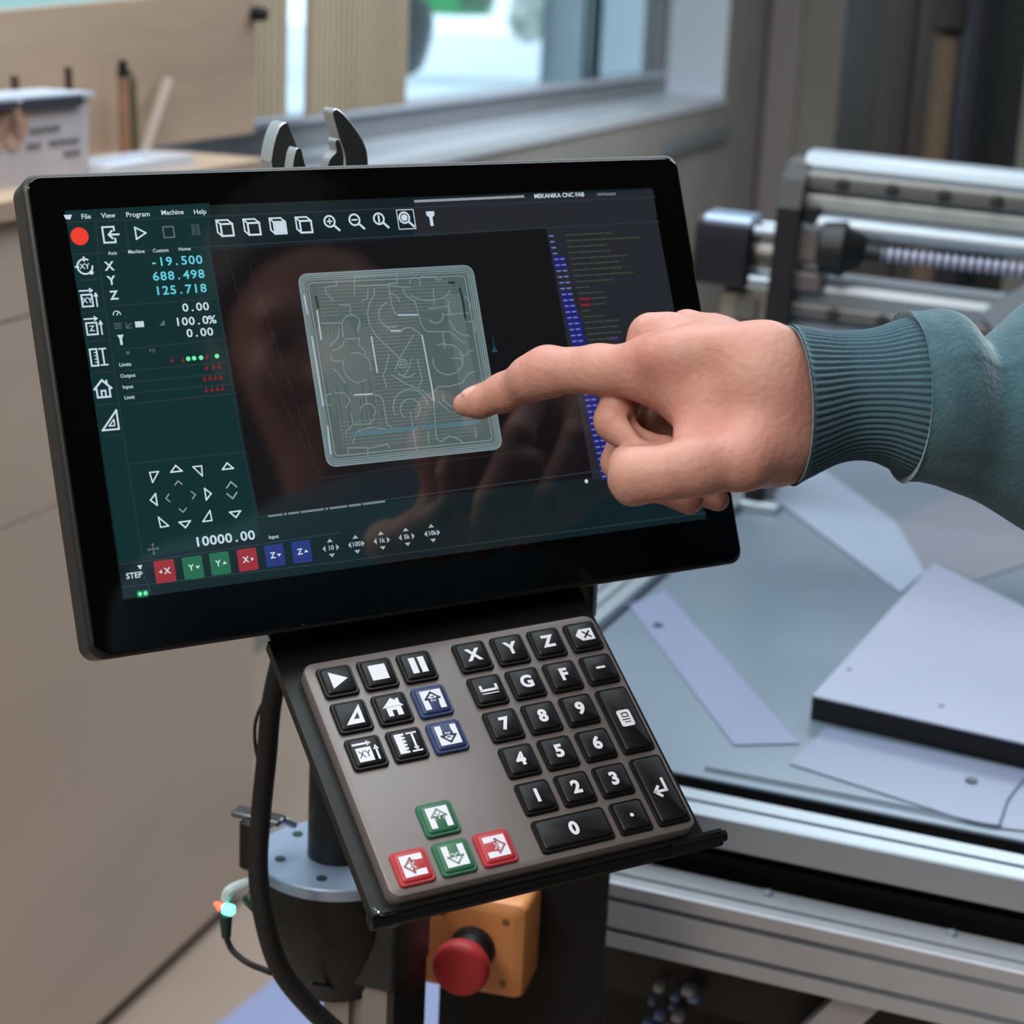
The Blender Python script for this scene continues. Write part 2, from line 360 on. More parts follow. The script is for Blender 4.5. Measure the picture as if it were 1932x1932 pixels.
# items standing on the cabinet
pB = PCAB+.06
def st(px, p): return alongz(px, 250, p)[0]
T = Thing('leaflet_box', 'white printed box with dark slots on the cabinet top, far left', 'box', loc=wc(st(80, pB), pB+.05, z_top))
a0, a1 = st(-60, pB), st(168, pB); zt_ = alongz(100, 178, pB)[1]; zm = alongz(100, 240, pB)[1]
g = Geo(); wbox(g, a0, a1, pB, pB+.07, z_top, zt_-.006); T.part('body', g, mat('white card', (190, 182, 186), rough=.6, var=.08), True, smooth=False)
g = Geo(); wbox(g, a0-.004, a1+.008, pB-.004, pB+.074, zt_-.006, zt_); T.part('lid', g, mat('pale lid', (196, 206, 222), rough=.3), True, smooth=False)
g = Geo(); wbox(g, st(40, pB), st(150, pB), pB-.006, pB-.003, zt_-.016, zt_-.003); wbox(g, a0, st(25, pB), pB-.006, pB-.003, zt_-.014, zt_-.004); T.part('slot', g, mat('slot dark', (52, 54, 66), rough=.5), True, smooth=False)
g = Geo()
for (x0, x1, y) in ((55, 85, 247), (88, 112, 243), (50, 76, 276), (92, 148, 270), (120, 150, 290)):
    s0, z0 = alongz(x0, y, pB); s1, _ = alongz(x1, y, pB); wbox(g, s0, s1, pB-.0015, pB-.0002, z0-.003, z0+.003)
T.part('print', g, mat('grey ink', (110, 106, 116), rough=.8), True, smooth=False)
g = Geo(); s0, z0 = alongz(-10, 290, pB); s1, z1 = alongz(45, 225, pB); 
for k in range(5): g.lathe(wc(s0+(s1-s0)*k/5, pB-.001, z0+.02+.012*(k % 3)), -MN, [(0, .02), (.0008, .02)], 12)
T.part('picture', g, mat('orange print', (176, 140, 122), rough=.8), True, smooth=False)
for px, lab in ((27, 'dark brown dowel sticking up behind the box, left one'), (128, 'dark brown dowel sticking up behind the box, right one')):
    s0, zt2 = alongz(px, 143 if px < 60 else 126, pB+.09)
    single('dowel', Geo().cyl(wc(s0+.01, pB+.09, z_top), wc(s0, pB+.09, zt2), .0055, n=12, bev=.001), mat('dark dowel', (70, 52, 40), rough=.6), lab, 'dowel', 'dowels behind the box', origin=wc(s0, pB+.09, z_top))
s0, zt2 = alongz(232, 130, pB+.1)
T = Thing('marking_pencil', 'upright wooden stick with black tip beside the box', 'stick', loc=wc(s0, pB+.1, z_top))
T.part('shaft', Geo().cyl(wc(s0+.005, pB+.1, z_top), wc(s0, pB+.1, zt2-.01), .008, n=8), mat('raw wood stick', (150, 112, 88), rough=.6, var=.2, vscale=20), True)
T.part('tip', Geo().cyl(wc(s0, pB+.1, zt2-.01), wc(s0-.001, pB+.1, zt2+.012), .0085, .006, n=12), mat('black plastic', (18, 18, 19)), True)
s0, zt2 = alongz(258, 146, pB+.1); single('paint_brush', Geo().cyl(wc(s0+.012, pB+.11, z_top), wc(s0, pB+.11, zt2), .007, .008, n=10, bev=.001).cyl(wc(s0, pB+.11, zt2-.001), wc(s0-.001, pB+.11, zt2+.01), .005, .003, n=10), mat('green handle', (98, 92, 74), rough=.5), 'dull green handle standing right of the black-tipped stick', 'handle', origin=wc(s0, pB+.11, z_top))
s0, z0 = alongz(272, 300, pB+.1); s1, z1 = alongz(347, 150, pB+.1)
T = Thing('steel_rule', 'flat bar leaning diagonally against the plywood back panel', 'ruler', loc=wc(s0, pB+.1, z_top))
d = np.array(wc(s1, pB+.125, z1))-np.array(wc(s0, pB+.1, z_top)); L = np.linalg.norm(d); d /= L; vd = wc(s0, pB, z_top)-CAM; u = np.cross(d, vd); u /= np.linalg.norm(u); u = -u; A = np.column_stack([u, np.cross(d, u), d])
c = wc(s0, pB+.1, z_top)+d*L/2; T.part('bar', Geo().bbox(c, (.0075, .003, L/2), A, .001), mat('wood rule', (146, 126, 114), rough=.5), True)
T.part('edge', Geo().box(c+u*.0088, (.0016, .0036, L/2-.005), A), mat('rule edge', (96, 84, 76), rough=.5), True)
g = Geo(); a, _ = alongz(168, 300, pB); b, _ = alongz(322, 300, pB); slab_z = z_top
T = Thing('shallow_tray', 'low white tray on the cabinet top beneath the leaning bar', 'tray', loc=wc((a+b)/2, pB, z_top))
g = Geo(); wbox(g, a, b, pB-.03, pB+.04, z_top, z_top+.004); T.part('base', g, mat('white plastic', (200, 204, 212), rough=.4), True, smooth=False)
for q_ in ((a, b, pB-.034, pB-.03), (a, b, pB+.04, pB+.044), (a-.004, a, pB-.034, pB+.044), (b, b+.004, pB-.034, pB+.044)):
    T.part('side_wall', wbox(Geo(), *q_, z_top, z_top+.014), MATS['white plastic'], True, smooth=False)

# ================================================================== CNC MACHINE
Z1 = W(1600, 1762, 1.42)[2]
Pa = WZ(1145, 1651, Z1); Pb = WZ(1932, 1825, Z1); MU = Pb-Pa; MU[2] = 0; MU /= np.linalg.norm(MU)   # along the front, to the right
MB = np.array([-MU[1], MU[0], 0]); MB = MB if MB@(Pa-CAM) > 0 else -MB                              # away from the front
UA = np.column_stack([MU, MB, [0, 0, 1]])
O1 = WZ(1600, 1762, Z1)
def mc(u, b, z): return O1*[1, 1, 0]+MU*u+MB*b+np.array([0, 0, z])
def ub(px, py, z):
    q = WZ(px, py, z)-O1; return q@MU, q@MB
def onfront(px, py, b=0.):
    q = WPL(px, py, O1+MB*b, MB)-O1; return q@MU, q[2]+O1[2]
print('Z1', Z1, 'MU', MU, 'O1', O1)
uL = onfront(1052, 1700)[0]; uR = 1.15
alu = mat('anodised aluminium', (184, 188, 196), rough=.34, metal=.3, var=.04, vscale=30, stretch=(1, 1, 1))
alu2 = mat('bright aluminium', (158, 170, 180), rough=.3, metal=.4)
blk = mat('black steel', (20, 21, 23), rough=.5, var=.1)
def profile(w, h, fs=(), ts=(), nw=.008, nd=.006, r=.0015):
    # section in (b, z): front face at b=0, top at z=0; notches on front (fs) and top (ts)
    P = [(0, -h)]
    for z in sorted(fs): P += [(0, z-nw/2), (nd, z-nw/2), (nd, z+nw/2), (0, z+nw/2)]
    P += [(0, -r), (r, 0)]
    for b in sorted(ts): P += [(b-nw/2, 0), (b-nw/2, -nd), (b+nw/2, -nd), (b+nw/2, 0)]
    P += [(w, 0), (w, -h)]
    return P
def extr(g, P, fn, t0, t1):
    return g.loft([[fn(t0, b, z) for b, z in P], [fn(t1, b, z) for b, z in P]])
T = Thing('cnc_machine', 'aluminium framed router machine with flat bed and raised gantry', 'machine', loc=mc(0, .3, 0)); MACH = T
z_g1 = onfront(1600, 1797)[1]-Z1; z_g2 = onfront(1600, 1858)[1]-Z1; z_bt = onfront(1600, 1891)[1]-Z1
b_back = ub(1600, 1712, Z1)[1]
print('front rail', z_g1, z_g2, z_bt, b_back)
g = Geo(); extr(g, profile(b_back, -z_bt, (z_g2, z_g1), (b_back*.35,), nw=.0055), lambda u, b, z: mc(u, b, Z1+z), uL, uR)
T.part('front_rail', g, alu, True, smooth=False)
T.part('end_cap', Geo().box(mc(uL-.004, b_back/2, Z1+z_bt/2), (.004, b_back/2+.002, -z_bt/2+.002), UA), blk, True, smooth=False)
# recessed black panel and upper rail
Z2 = Z1+.055
u2, b2 = ub(1600, 1591, Z2); print('upper rail front b', b2)
_, b2b = ub(1600, 1547, Z2)
z2l = onfront(1600, 1640, b2)[1]-Z2
g = Geo(); extr(g, profile(b2b-b2, .026, (), ((b2b-b2)*.5,), nw=.006), lambda u, b, z: mc(u, b2+b, Z2+z), uL-.12, uR)
T.part('upper_rail', g, alu2, True, smooth=False)
g = Geo().box(mc((uL+uR)/2, (b_back+b2)/2+.03, Z1-.03), ((uR-uL)/2, (b2-b_back)/2+.03, .004), UA); g.box(mc((uL+uR)/2, b2+.03, Z1-.06), ((uR-uL)/2, .004, .07), UA)
T.part('inner_panel', g, blk, True, smooth=False)
for px in (1465, 1798):
    u, b = ub(px, 1660 if px < 1500 else 1755, Z1)
    T.part('bolt_head', Geo().lathe(mc(u, b_back-.008, Z1), (0, 0, 1), [(0, .004), (.003, .004), (.004, .002), (.004, 0)], 12), alu2, True)
# bed
Z3 = Z2+.006
u3, b3 = ub(1600, 1520, Z3)
bl0 = np.array(ub(1121, 1192, Z3)); bl1 = np.array(ub(1264, 1092, Z3)); print('left rail', bl0, bl1, 'b3', b3)
uB = (bl0[0]+bl1[0])/2
bed_m = mat('satin bed plate', (116, 131, 147), rough=.3, metal=.15, var=.05, vscale=3, col2=(106, 124, 137), bump=.03, bscale=8)
bz = 1.75
bedA = mc(uB, b3, Z3-.012)
g = Geo().bbox(mc((uB+uR)/2, (b3+bz)/2, Z3-.0015), ((uR-uB)/2, (bz-b3)/2, .0015), UA, .0004)
BED = T.part('bed_plate', g, bed_m, True)
T.part('bed_shade_block', Geo().box(mc((uB+uR)/2, (b3+bz)/2+.001, Z3-.022), ((uR-uB)/2-.001, (bz-b3)/2-.001, .019), UA), mat('gap shade black', (8, 8, 9), rough=.7), True, smooth=False)  # black body paints the shade under the front edge of the plate
# black strip painting the shade in the gap between bed and upper rail
g = Geo().box(mc((uL-.1+uR)/2, (b2b+b3)/2, Z2-.040), ((uR-uL+.1)/2, (b3-b2b)/2+.01, .006), UA); T.part('gap_shade_strip', g, blk, True, smooth=False)
# left side rail of the bed, seen between monitor and keypad
g = Geo()
P = profile(.05, .05, (), (.017, .034), nw=.006, nd=.004)
g.loft([[mc(uB-.052+b, t, Z3+.012+z) for b, z in P] for t in (b3-.1, bz)])
T.part('side_rail', g, alu2, True, smooth=False)
g = Geo().box(mc(uB-.001, (b3+bz)/2, Z3-.002), (.0015, (bz-b3)/2, .003), UA); T.part('side_gasket', g, blk, True, smooth=False)
# legs and dark underside
for uu, bb in ((uL+.35, .9), (uR-.1, .05), (uR-.1, bz-.1), (uL+.1, bz-.1)):
    T.part('leg', Geo().bbox(mc(uu, bb, (Z1-.06)/2), (.03, .03, (Z1-.06)/2), UA, .002), alu, True)
und = mat('dark enclosure', (14, 15, 17), rough=.7, var=.3)
T.part('under_cabinet', Geo().box(mc((uL+uR)/2-.03, .60, .36), ((uR-uL)/2+.03, .50, .34), UA), und, True, smooth=False)
T.part('enclosure_panel', Geo().box(mc(uL+.5, .14, Z1-.19), (.46, .004, .12), UA), und, True, smooth=False)
# drag chain below the front rail
ch = mat('blue grey links', (120, 142, 190), rough=.4)
for k, (px, py, r) in enumerate(((1245, 1862, 11), (1232, 1888, 8), (1275, 1880, 9), (1300, 1868, 13), (1310, 1882, 12), (1246, 1915, 11), (1280, 1918, 12), (1270, 1898, 7), (1225, 1932, 12), (1262, 1940, 12), (1215, 1955, 12))):
    q = onfront(px, py, .05); c = mc(q[0], .05, q[1]); rr_ = r/F*1.5
    T.part('chain_link', Geo().bbox(c, (rr_, .006, rr_*.8), UA, .002), ch if k % 3 else mat('white links', (168, 172, 180), rough=.4), True)
a = onfront(1500, 1935, .02); b = onfront(1552, 1885, .02)
T.part('brace', Geo().box(mc((a[0]+b[0])/2+.02, .03, (a[1]+b[1])/2-.006), (.014, .01, .06), UA @ np.array(Matrix.Rotation(math.radians(35), 3, 'Y'))), alu, True, smooth=False)

# board, sheets and a painted reflection on the bed
def bedpoly(pts, z): return [WZ(x, y, z)[:2] for x, y in pts]
def sheet(g, pts, z0, z1, mi=0): return g.prism([tuple(p) for p in bedpoly(pts, z1)], z0, z1, None, mi)
T = Thing('workpiece_board', 'white-faced board with thick black edge lying on the machine bed', 'board', loc=WZ(1800, 1280, Z3))
TH = .024
pts = [(1533, 1312), (1762, 1060), (1830, 1094), (1932, 1145), (2150, 1238), (2220, 1470), (1932, 1402)]
T.part('core', sheet(Geo(), pts, Z3, Z3+TH-.0015), mat('black board core', (14, 15, 18), rough=.45), True, smooth=False)
T.part('face', sheet(Geo(), pts, Z3+TH-.0015, Z3+TH), mat('white laminate', (150, 157, 178), rough=.4, var=.05, vscale=4, col2=(140, 148, 170)), True, smooth=False)
for px, py in ((1602, 1263), (1776, 1332)):
    c = WZ(px, py, Z3+TH); T.part('screw_hole', Geo().lathe(c, (0, 0, 1), [(0, 0.0025), (.0004, .0025)], 12), mat('hole dark', (60, 66, 74)), True)
film = mat('clear film', (186, 194, 220), rough=.3, var=.04)
def bed_strip(pts, label, z, m, cat='sheet', name='sheet_or_reflection'):
    single(name, sheet(Geo(), pts, z-.0011, z), m, label, cat, smooth=False, origin=WZ(*pts[0], z-.0011))
bed_strip([(1185, 1140), (1255, 1115), (1508, 1402), (1385, 1405)], 'narrow lilac strip painted as a reflection across the left of the bed', Z3+.0014, mat('lilac reflection', (122, 132, 160), rough=.3))  # lilac polygon paints a reflection on the bed plate
bed_strip([(1440, 925), (1545, 880), (1690, 985), (1745, 1078), (1700, 1118)], 'bright white thin strip on the bed beneath the blue sleeve', Z3+.0025, mat('white strip', (152, 166, 188), rough=.25))  # thin pale polygon laid on the bed
bed_strip([(1690, 985), (1860, 900), (2100, 1010), (1840, 1096), (1762, 1058), (1745, 1078)], 'grey translucent sheet behind the black-edged board', Z3+.0014, mat('grey film', (122, 126, 140), rough=.3))
bed_strip([(1490, 1440), (1560, 1372), (1640, 1392), (2200, 1510), (2210, 1600), (1880, 1560), (1850, 1555)], 'long thin plastic sheet along the front edge of the bed', Z3+.0014, mat('front film', (126, 135, 160), rough=.3), )
for px, py in ((1242, 1178), (1833, 1471)):
    c = WZ(px, py, Z3+.003); MACH.part('bed_screw', Geo().lathe(c-[0, 0, .002], (0, 0, 1), [(0, .005), (.002, .005), (.0024, .0035)], 14), mat('dark screw', (40, 50, 66), rough=.4), True)
g = Geo()
gl_ = [WZ(x, y, Z3+.0019) for x, y in ((1330, 1448), (1700, 1520), (1868, 1556), (1888, 1548), (1902, 1510), (1932, 1470))]
g.tube(gl_, .0012, 6); o = MACH.part('scribe_line', g, mat('scribe', (96, 110, 124), rough=.5), True)
# small clamp seen right of the monitor corner
c = WZ(1424, 962, Z3)
T = Thing('bed_clamp', 'small silver clamp at the left edge of the bed beside the monitor corner', 'clamp', loc=c)
T.part('base', Geo().bbox(c+[0, 0, .006], (.03, .012, .006), UA, .002), alu2, True)
T.part('knob', Geo().lathe(c+[0, 0, .012], (0, 0, 1), [(0, .006), (.01, .006), (.011, .012), (.02, .012), (.022, .009)], 16), blk, True)

# gantry
T = MACH
gd = np.array([.953, .175, -.25]); GDIR = RW @ gd; GDIR[2] *= .62; GDIR /= np.linalg.norm(GDIR)
GH = np.array([GDIR[0], GDIR[1], 0]); GH /= np.linalg.norm(GH)
GB = np.array([-GH[1], GH[0], 0]); GB = GB if GB@(W(1500, 450, 2.2)-CAM) > 0 else -GB
GUP = np.cross(GDIR, GB); GUP = GUP if GUP[2] > 0 else -GUP
GA = np.column_stack([GDIR, GB, GUP]); O2 = W(1520, 300, 2.25)
def gp(t, b, h): return O2+GDIR*t+GB*b+GUP*h
def gq(px, py, b=0.):
    q = WPL(px, py, O2+GB*b, GB)-O2; return q@GDIR, q@GUP
def beam(px, ys, name, w, m, fs):
    t, h0 = gq(px, ys[0]); _, h1 = gq(px, ys[1]); H = h0-h1
    g = Geo(); Pf = profile(w, H, [-H*f for f in fs], (), nw=.006)
    Pf = [(b, z) for b, z in Pf if not (b == 0 and z > -.02)]
    i = [k for k, q in enumerate(Pf) if q[0] > 0 and q[1] >= -.001][0]
    Pf = Pf[:i]+[(0, -.014), (.004, -.005), (.014, 0)]+[(w, 0), (w, -H)] if True else Pf
    g.loft([[gp(t_, b, h0+z) for b, z in Pf] for t_ in (0.0, 1.35)])
    return T.part(name, g, m, True, smooth=False), h0, h1
gb, h0, h1 = beam(1700, (306, 462), 'gantry_beam', .07, alu2, (.62,))
# guide rail with bolts on its front
def gbar(name, px, y0, y1, b0, b1, m, parent=None, t0=.0, t1=1.35, bev=.003):
    _, a = gq(px, y0, b0); _, c = gq(px, y1, b0)
    return T.part(name, Geo().bbox(gp((t0+t1)/2, (b0+b1)/2, (a+c)/2), (abs(a-c)/2, abs(b1-b0)/2, (t1-t0)/2), GA[:, [2, 1, 0]] @ np.diag([1, -1, 1]), bev), m, True, parent), (a+c)/2
steel = mat('grey steel rail', (112, 112, 112), rough=.4, metal=.5)
_, hr = gbar('guide_rail', 1700, 342, 378, -.012, .0, steel, gb)
for k, px in enumerate((1590, 1683, 1781, 1880, 1985)):
    t = gq(px, 345+(px-1590)*.13, -.013)[0]
    T.part('rail_bolt', Geo().lathe(gp(t, -.012, hr), -GB, [(0, .008), (.004, .008), (.005, .005)], 14), mat('dark bolt', (44, 46, 46), rough=.4), True, gb)
gbar('cover_strip', 1700, 384, 414, -.006, .0, mat('pale strip', (176, 182, 180), rough=.4, metal=.4), gb)
gbar('lower_lip', 1700, 424, 462, -.022, .02, alu2, gb, bev=.008)
g2, k0, k1 = beam(1700, (545, 690), 'lower_beam', .07, alu2, (.55,))
_, hr2 = gbar('guide_rail', 1600, 582, 612, -.012, .0, steel, g2)
for px in (1575, 1668, 1765):
    t = gq(px, 568+(px-1575)*.13, -.013)[0]; T.part('rail_bolt', Geo().lathe(gp(t, -.012, hr2), -GB, [(0, .008), (.004, .008), (.005, .005)], 14), MATS['dark bolt'], True, g2)
# lead screw with thread
t0, hs = gq(1640, 477, -.02); t1 = 1.3
g = Geo(); pr = []
n = 130
for k in range(n):
    a = (t1-t0)*k/n; p = (t1-t0)/n; pr += [(a, .0068), (a+p*.35, .0068), (a+p*.5, .0088), (a+p*.85, .0088)]
_, hs2 = gq(1932, 510, -.02); sd = gp(t1, -.02, hs+(hs2-hs)*(t1-t0)/(gq(1932, 510, -.02)[0]-t0))-gp(t0, -.02, hs)
g.lathe(gp(t0, -.02, hs), sd, pr, 16)
for i_ in range(len(g.f)):
    if (i_//16) % 4 in (0, 3): g.m[i_] = 1
T.part('lead_screw', g, [mat('screw steel', (176, 180, 204), rough=.4, metal=.2), mat('screw groove', (50, 50, 60), rough=.6)], True, smooth=False)
T.part('screw_bearing', Geo().lathe(gp(gq(1545, 465, -.02)[0], -.02, gq(1545, 465, -.02)[1]), GDIR, [(0, .02), (.004, .03), (.03, .033), (.036, .026), (.05, .02), (.056, .011), (.075, .010)], 28), blk, True)
T.part('bearing_block', Geo().bbox(gp(gq(1522, 450, 0)[0], .01, gq(1522, 455, 0)[1]), (.02, .03, .024), GA, .004), mat('brownish block', (120, 112, 110), rough=.4, metal=.4), True)
T.part('bearing_block', Geo().bbox(gp(gq(1518, 525, 0)[0], .01, gq(1518, 528, 0)[1]), (.024, .03, .012), GA, .004), MATS['brownish block'], True)
# end plate
tp, hp = gq(1500, 305); _, hb = gq(1500, 780)
ring = [(-.045, hb-.2), (-.045, hp-.05), (-.03, hp-.018), (.0, hp), (.07, hp+.002), (.085, hp-.02), (.085, hb-.2)]
tl = gq(1470, 450)[0]; tr = gq(1512, 450)[0]
T.part('end_plate', Geo().loft([[gp(t_, b, h) for b, h in ring] for t_ in (tl, tr)]), mat('dark end plate', (22, 22, 27), rough=.45), True, smooth=False)
T.part('clamp_block', Geo().bbox(gp(gq(1530, 405)[0], -.01, gq(1530, 405)[1]), (.012, .012, .012), GA, .002), blk, True)
# stepper motor outside the end plate
_, hm0 = gq(1380, 405); _, hm1 = gq(1380, 535); ta = gq(1318, 460)[0]; tb = gq(1428, 460)[0]
mo = T.part('stepper_motor', Geo().bbox(gp((ta+tb)/2, .0, (hm0+hm1)/2), ((hm0-hm1)/2, .035, (tb-ta)/2), GA[:, [2, 1, 0]] @ np.diag([1, -1, 1]), .006), mat('black motor', (24, 26, 36), rough=.35), True)
T.part('motor_cap', Geo().bbox(gp((ta+tb)/2+.003, .0, hm0-.006), (.008, .035, (tb-ta)/2-.004), GA[:, [2, 1, 0]] @ np.diag([1, -1, 1]), .004), mat('steel cap', (150, 170, 196), rough=.3, metal=.5), True, mo)
for h_ in (hm0-.012, hm1+.012):
    for b in (-.027, .027):
        T.part('standoff', Geo().cyl(gp(tb, b, h_), gp(tl, b, h_), .006, n=12), alu2, True, mo)
T.part('coupler', Geo().cyl(gp(tb, 0, (hm0+hm1)/2), gp(tl, 0, (hm0+hm1)/2), .012, n=16), mat('coupler', (120, 118, 112), rough=.3, metal=.6), True, mo)
g = Geo(); p = [gp((ta+tb)/2+.02, .0, hm1), gp((ta+tb)/2+.03, .0, hm1-.03), gp((ta+tb)/2+.01, .01, hm1-.07), gp((ta+tb)/2+.02, .02, hm1-.14)]
g.tube(p, .004); T.part('motor_cable', g, mat('grey cable', (150, 150, 150), rough=.5), True, mo)
q = gq(1410, 590, .02); T.part('sensor_bracket', Geo().bbox(gp(q[0], .02, q[1]-.05), (.03, .03, .08), GA, .003), mat('taupe bracket', (132, 126, 118), rough=.5), True)
q = gq(1408, 582, -.012); T.part('sensor_window', Geo().bbox(gp(q[0], -.014, q[1]), (.014, .004, .014), GA, .002), mat('window grey', (96, 94, 90), rough=.5), True)
# right hand diagonal brace of the gantry
a = gp(gq(1896, 600)[0], -.015, gq(1896, 600)[1]); b = gp(gq(1995, 535)[0], -.015, gq(1995, 535)[1])
d = b-a; d /= np.linalg.norm(d); A = np.column_stack([np.cross(GB, d), GB, d]); T.part('cover_plate', Geo().box((a+b)/2, (.022, .015, .05), A), alu2, True, smooth=False)

# blue-grey mat on the floor
g = Geo(); mp_ = [WZ(405, 1945, .0), WZ(560, 1822, .0), WZ(830, 1735, 0), WZ(860, 2000, 0), WZ(500, 2100, 0)]
g.prism([(p[0], p[1]) for p in mp_], 0.0005, .008)
single('floor_mat', g, mat('blue grey mat', (140, 152, 190), rough=.5), 'blue-grey mat on the floor under the monitor stand', 'mat', smooth=False, origin=WZ(560, 1900, 0))

# ================================================================== TOUCH MONITOR
def rodr(r):
    r = np.array(r); t = np.linalg.norm(r); k = r/t; K = np.array([[0, -k[2], k[1]], [k[2], 0, -k[0]], [-k[1], k[0], 0]])
    return np.eye(3)+math.sin(t)*K+(1-math.cos(t))*K@K
XC = [3.601402, -0.091444, -0.486548, -0.140529, -0.21996, -0.14864, 0.941274, -0.663435, -0.383193, -0.281994, -0.018042, 0.066285, 0.865718, 0.65622]
R1 = rodr(XC[1:4]); T1 = np.array(XC[4:7]); R2 = rodr(XC[7:10]); KS = 1.165; T2 = np.array(XC[10:13])*KS; LO = XC[13]*100
def frame(R, t):
    m = np.eye(4); m[:3, :3] = RW @ R @ np.diag([1, -1, -1]); m[:3, 3] = toW(t); return m
FM = frame(R1, T1); FK = frame(R2, T2)
def loc_(R, t, px, py, z=0.):
    # pixel -> local (x, y up) on the plane at local height z
    r = ray(px, py); n = R[:, 2]; s = (n@(t-n*z))/(n@r); q = R.T@(r*s-t); return (q[0], -q[1])
def M(px, py): return loc_(R1, T1, px, py)
def K(px, py, z=0.): return loc_(R2, T2, px, py, z)
hous = mat('dark housing', (44, 46, 48), rough=.38, metal=.6)
T = Thing('touch_monitor', 'large black touch screen monitor showing a machine control program', 'monitor', frame=FM); MON = T
BX = (-.0195, -.2215, .3665, .0195)
g = Geo(); slab(g, *BX, .008, [(.004, -.024), (0, -.021), (0, -.0035), (.0012, -.0018), (.0022, -.0014)], 8)
T.part('housing', g, hous)
g = Geo(); slab(g, BX[0]+.0022, BX[1]+.0022, BX[2]-.0022, BX[3]-.0022, .007, [(0, -.0018), (0, -.0006), (.0004, -.0002)], 8)
T.part('front_glass', g, mat('black glass', (3, 3, 4), rough=.05, spec=.4, ior=1.5), angle=20)
g = Geo(); slab(g, .04, -.19, .3, -.02, .01, [(0, -.045), (0, -.02)], 4); T.part('rear_cover', g, hous)
SWd, SHt = .344, .194
DK = emat('ui dark', (13, 30, 34)); 
g = Flat(0); g.poly([(0, -SHt), (SWd, -SHt), (SWd, 0), (0, 0)])
scr = T.part('screen', g, DK, smooth=False)
def ui(name, fl, m, label=None):
    return T.part(name, fl, m, parent=scr, smooth=False, label=label)
C_w = emat('ui white', (196, 214, 226)); C_g = emat('ui grey', (92, 104, 112)); C_c = emat('ui cyan', (96, 200, 218)); C_r = emat('ui red', (236, 62, 48))
C_l = emat('ui line', (38, 52, 58)); C_te = emat('ui teal panel', (12, 45, 47)); C_vp = emat('ui viewport', (15, 15, 19)); C_b = emat('ui grey panel', (34, 37, 44))
C_dr = emat('ui dark red', (128, 30, 28)); C_gr = emat('ui green led', (110, 240, 170)); C_rb = emat('ui red button', (150, 40, 48)); C_gb = emat('ui green button', (34, 104, 72))
C_bb = emat('ui blue button', (36, 50, 120)); C_blu = emat('ui code blue', (26, 32, 108)); C_oli = emat('ui code olive', (62, 68, 50)); C_vio = emat('ui violet', (70, 48, 110)); C_lb = emat('ui code lilac', (104, 112, 176))
def P(*pts): return [M(*p) for p in pts]
Z0, ZP, ZI, ZJ = .00008, .00016, .00024, .00030
# panels
f = Flat(Z0); f.poly(P((396, 474), (1030, 431), (1118, 900), (490, 976))); ui('viewport', f, C_vp)
f = Flat(Z0); f.poly(P((1030, 431), (1240, 415), (1328, 880), (1118, 905))); f.poly(P((782, 383), (1232, 358), (1240, 415), (780, 447))); ui('code_panel', f, C_b)
f = Flat(Z0); f.poly(P((122, 398), (395, 383), (397, 470), (458, 842), (490, 1010), (226, 1065))); ui('control_panel', f, C_te)
f = Flat(ZP)
for pts in (((184, 480), (239, 863), (270, 1060)), ((396, 474), (458, 842), (486, 976)), ((240, 876), (462, 852)), ((125, 420), (1236, 372)), ((136, 480), (1243, 418)), ((486, 976), (1320, 862)), ((225, 1066), (640, 1005)),
            ((232, 1108), (640, 1060), (1330, 968)), ((210, 578), (414, 563)), ((222, 660), (427, 640)), ((234, 700), (432, 683)), ((238, 722), (437, 703)), ((242, 742), (441, 724)), ((246, 762), (446, 742)), ((145, 530), (186, 526)), ((155, 590), (196, 586)), ((165, 645), (204, 640)), ((173, 705), (215, 700)), ((182, 765), (224, 760)), ((192, 825), (233, 820)), ((258, 858), (1325, 800)) if False else ((180, 420), (187, 478)), ((236, 418), (243, 476)), ((262, 1060), (285, 1120))):
    f.line(P(*pts), .0006)
ui('divider', f, C_l)
# text
def txt(name, s, px, py, size, m=C_w, bold=.012, sx=1., align='CENTER', mono=0, rot=0):
    if mono:
        f = Flat(ZI); x, y = M(px, py); p_ = size*.56*mono
        for i, c_ in enumerate(s): f.text(c_, x+p_*(i-(len(s)-1)/2), y, size, bold*.7, sx)
        return ui(name, f, m)
    f = Flat(ZI); x, y = M(px, py); f.text(s, x, y, size, bold, sx, align=align, mono=mono, rot=rot); return ui(name, f, m)
for s, px, py in (('File', 162, 409), ('View', 204, 407), ('Program', 260, 405), ('Machine', 325, 401), ('Help', 377, 400)): txt('menu_text', s, px, py, .0036)
f = Flat(ZI); x, y = M(128, 410); f.poly([(x-.002, y+.0012), (x+.0022, y+.0012), (x+.0010, y-.0012), (x-.0012, y-.001)]); ui('program_icon', f, C_w)
txt('title_text', 'MEKANIKA CNC FAB', 1055, 369, .0034, bold=.02, sx=1.02)
f = Flat(ZI); xx = 783
for w_ in (62, 72, 44, 22, 8):
    f.line([M(xx, 380-(xx-783)*.045), M(xx+w_-4, 380-(xx+w_-787)*.045)], .0014); xx += w_
ui('title_path_text', f, emat('ui soft white', (140, 150, 156)))
f = Flat(ZI)
for a, b in ((1128, 1140), (1142, 1160)): f.line([M(a, 367), M(b, 366)], .0015)
ui('title_buttons', f, C_g)
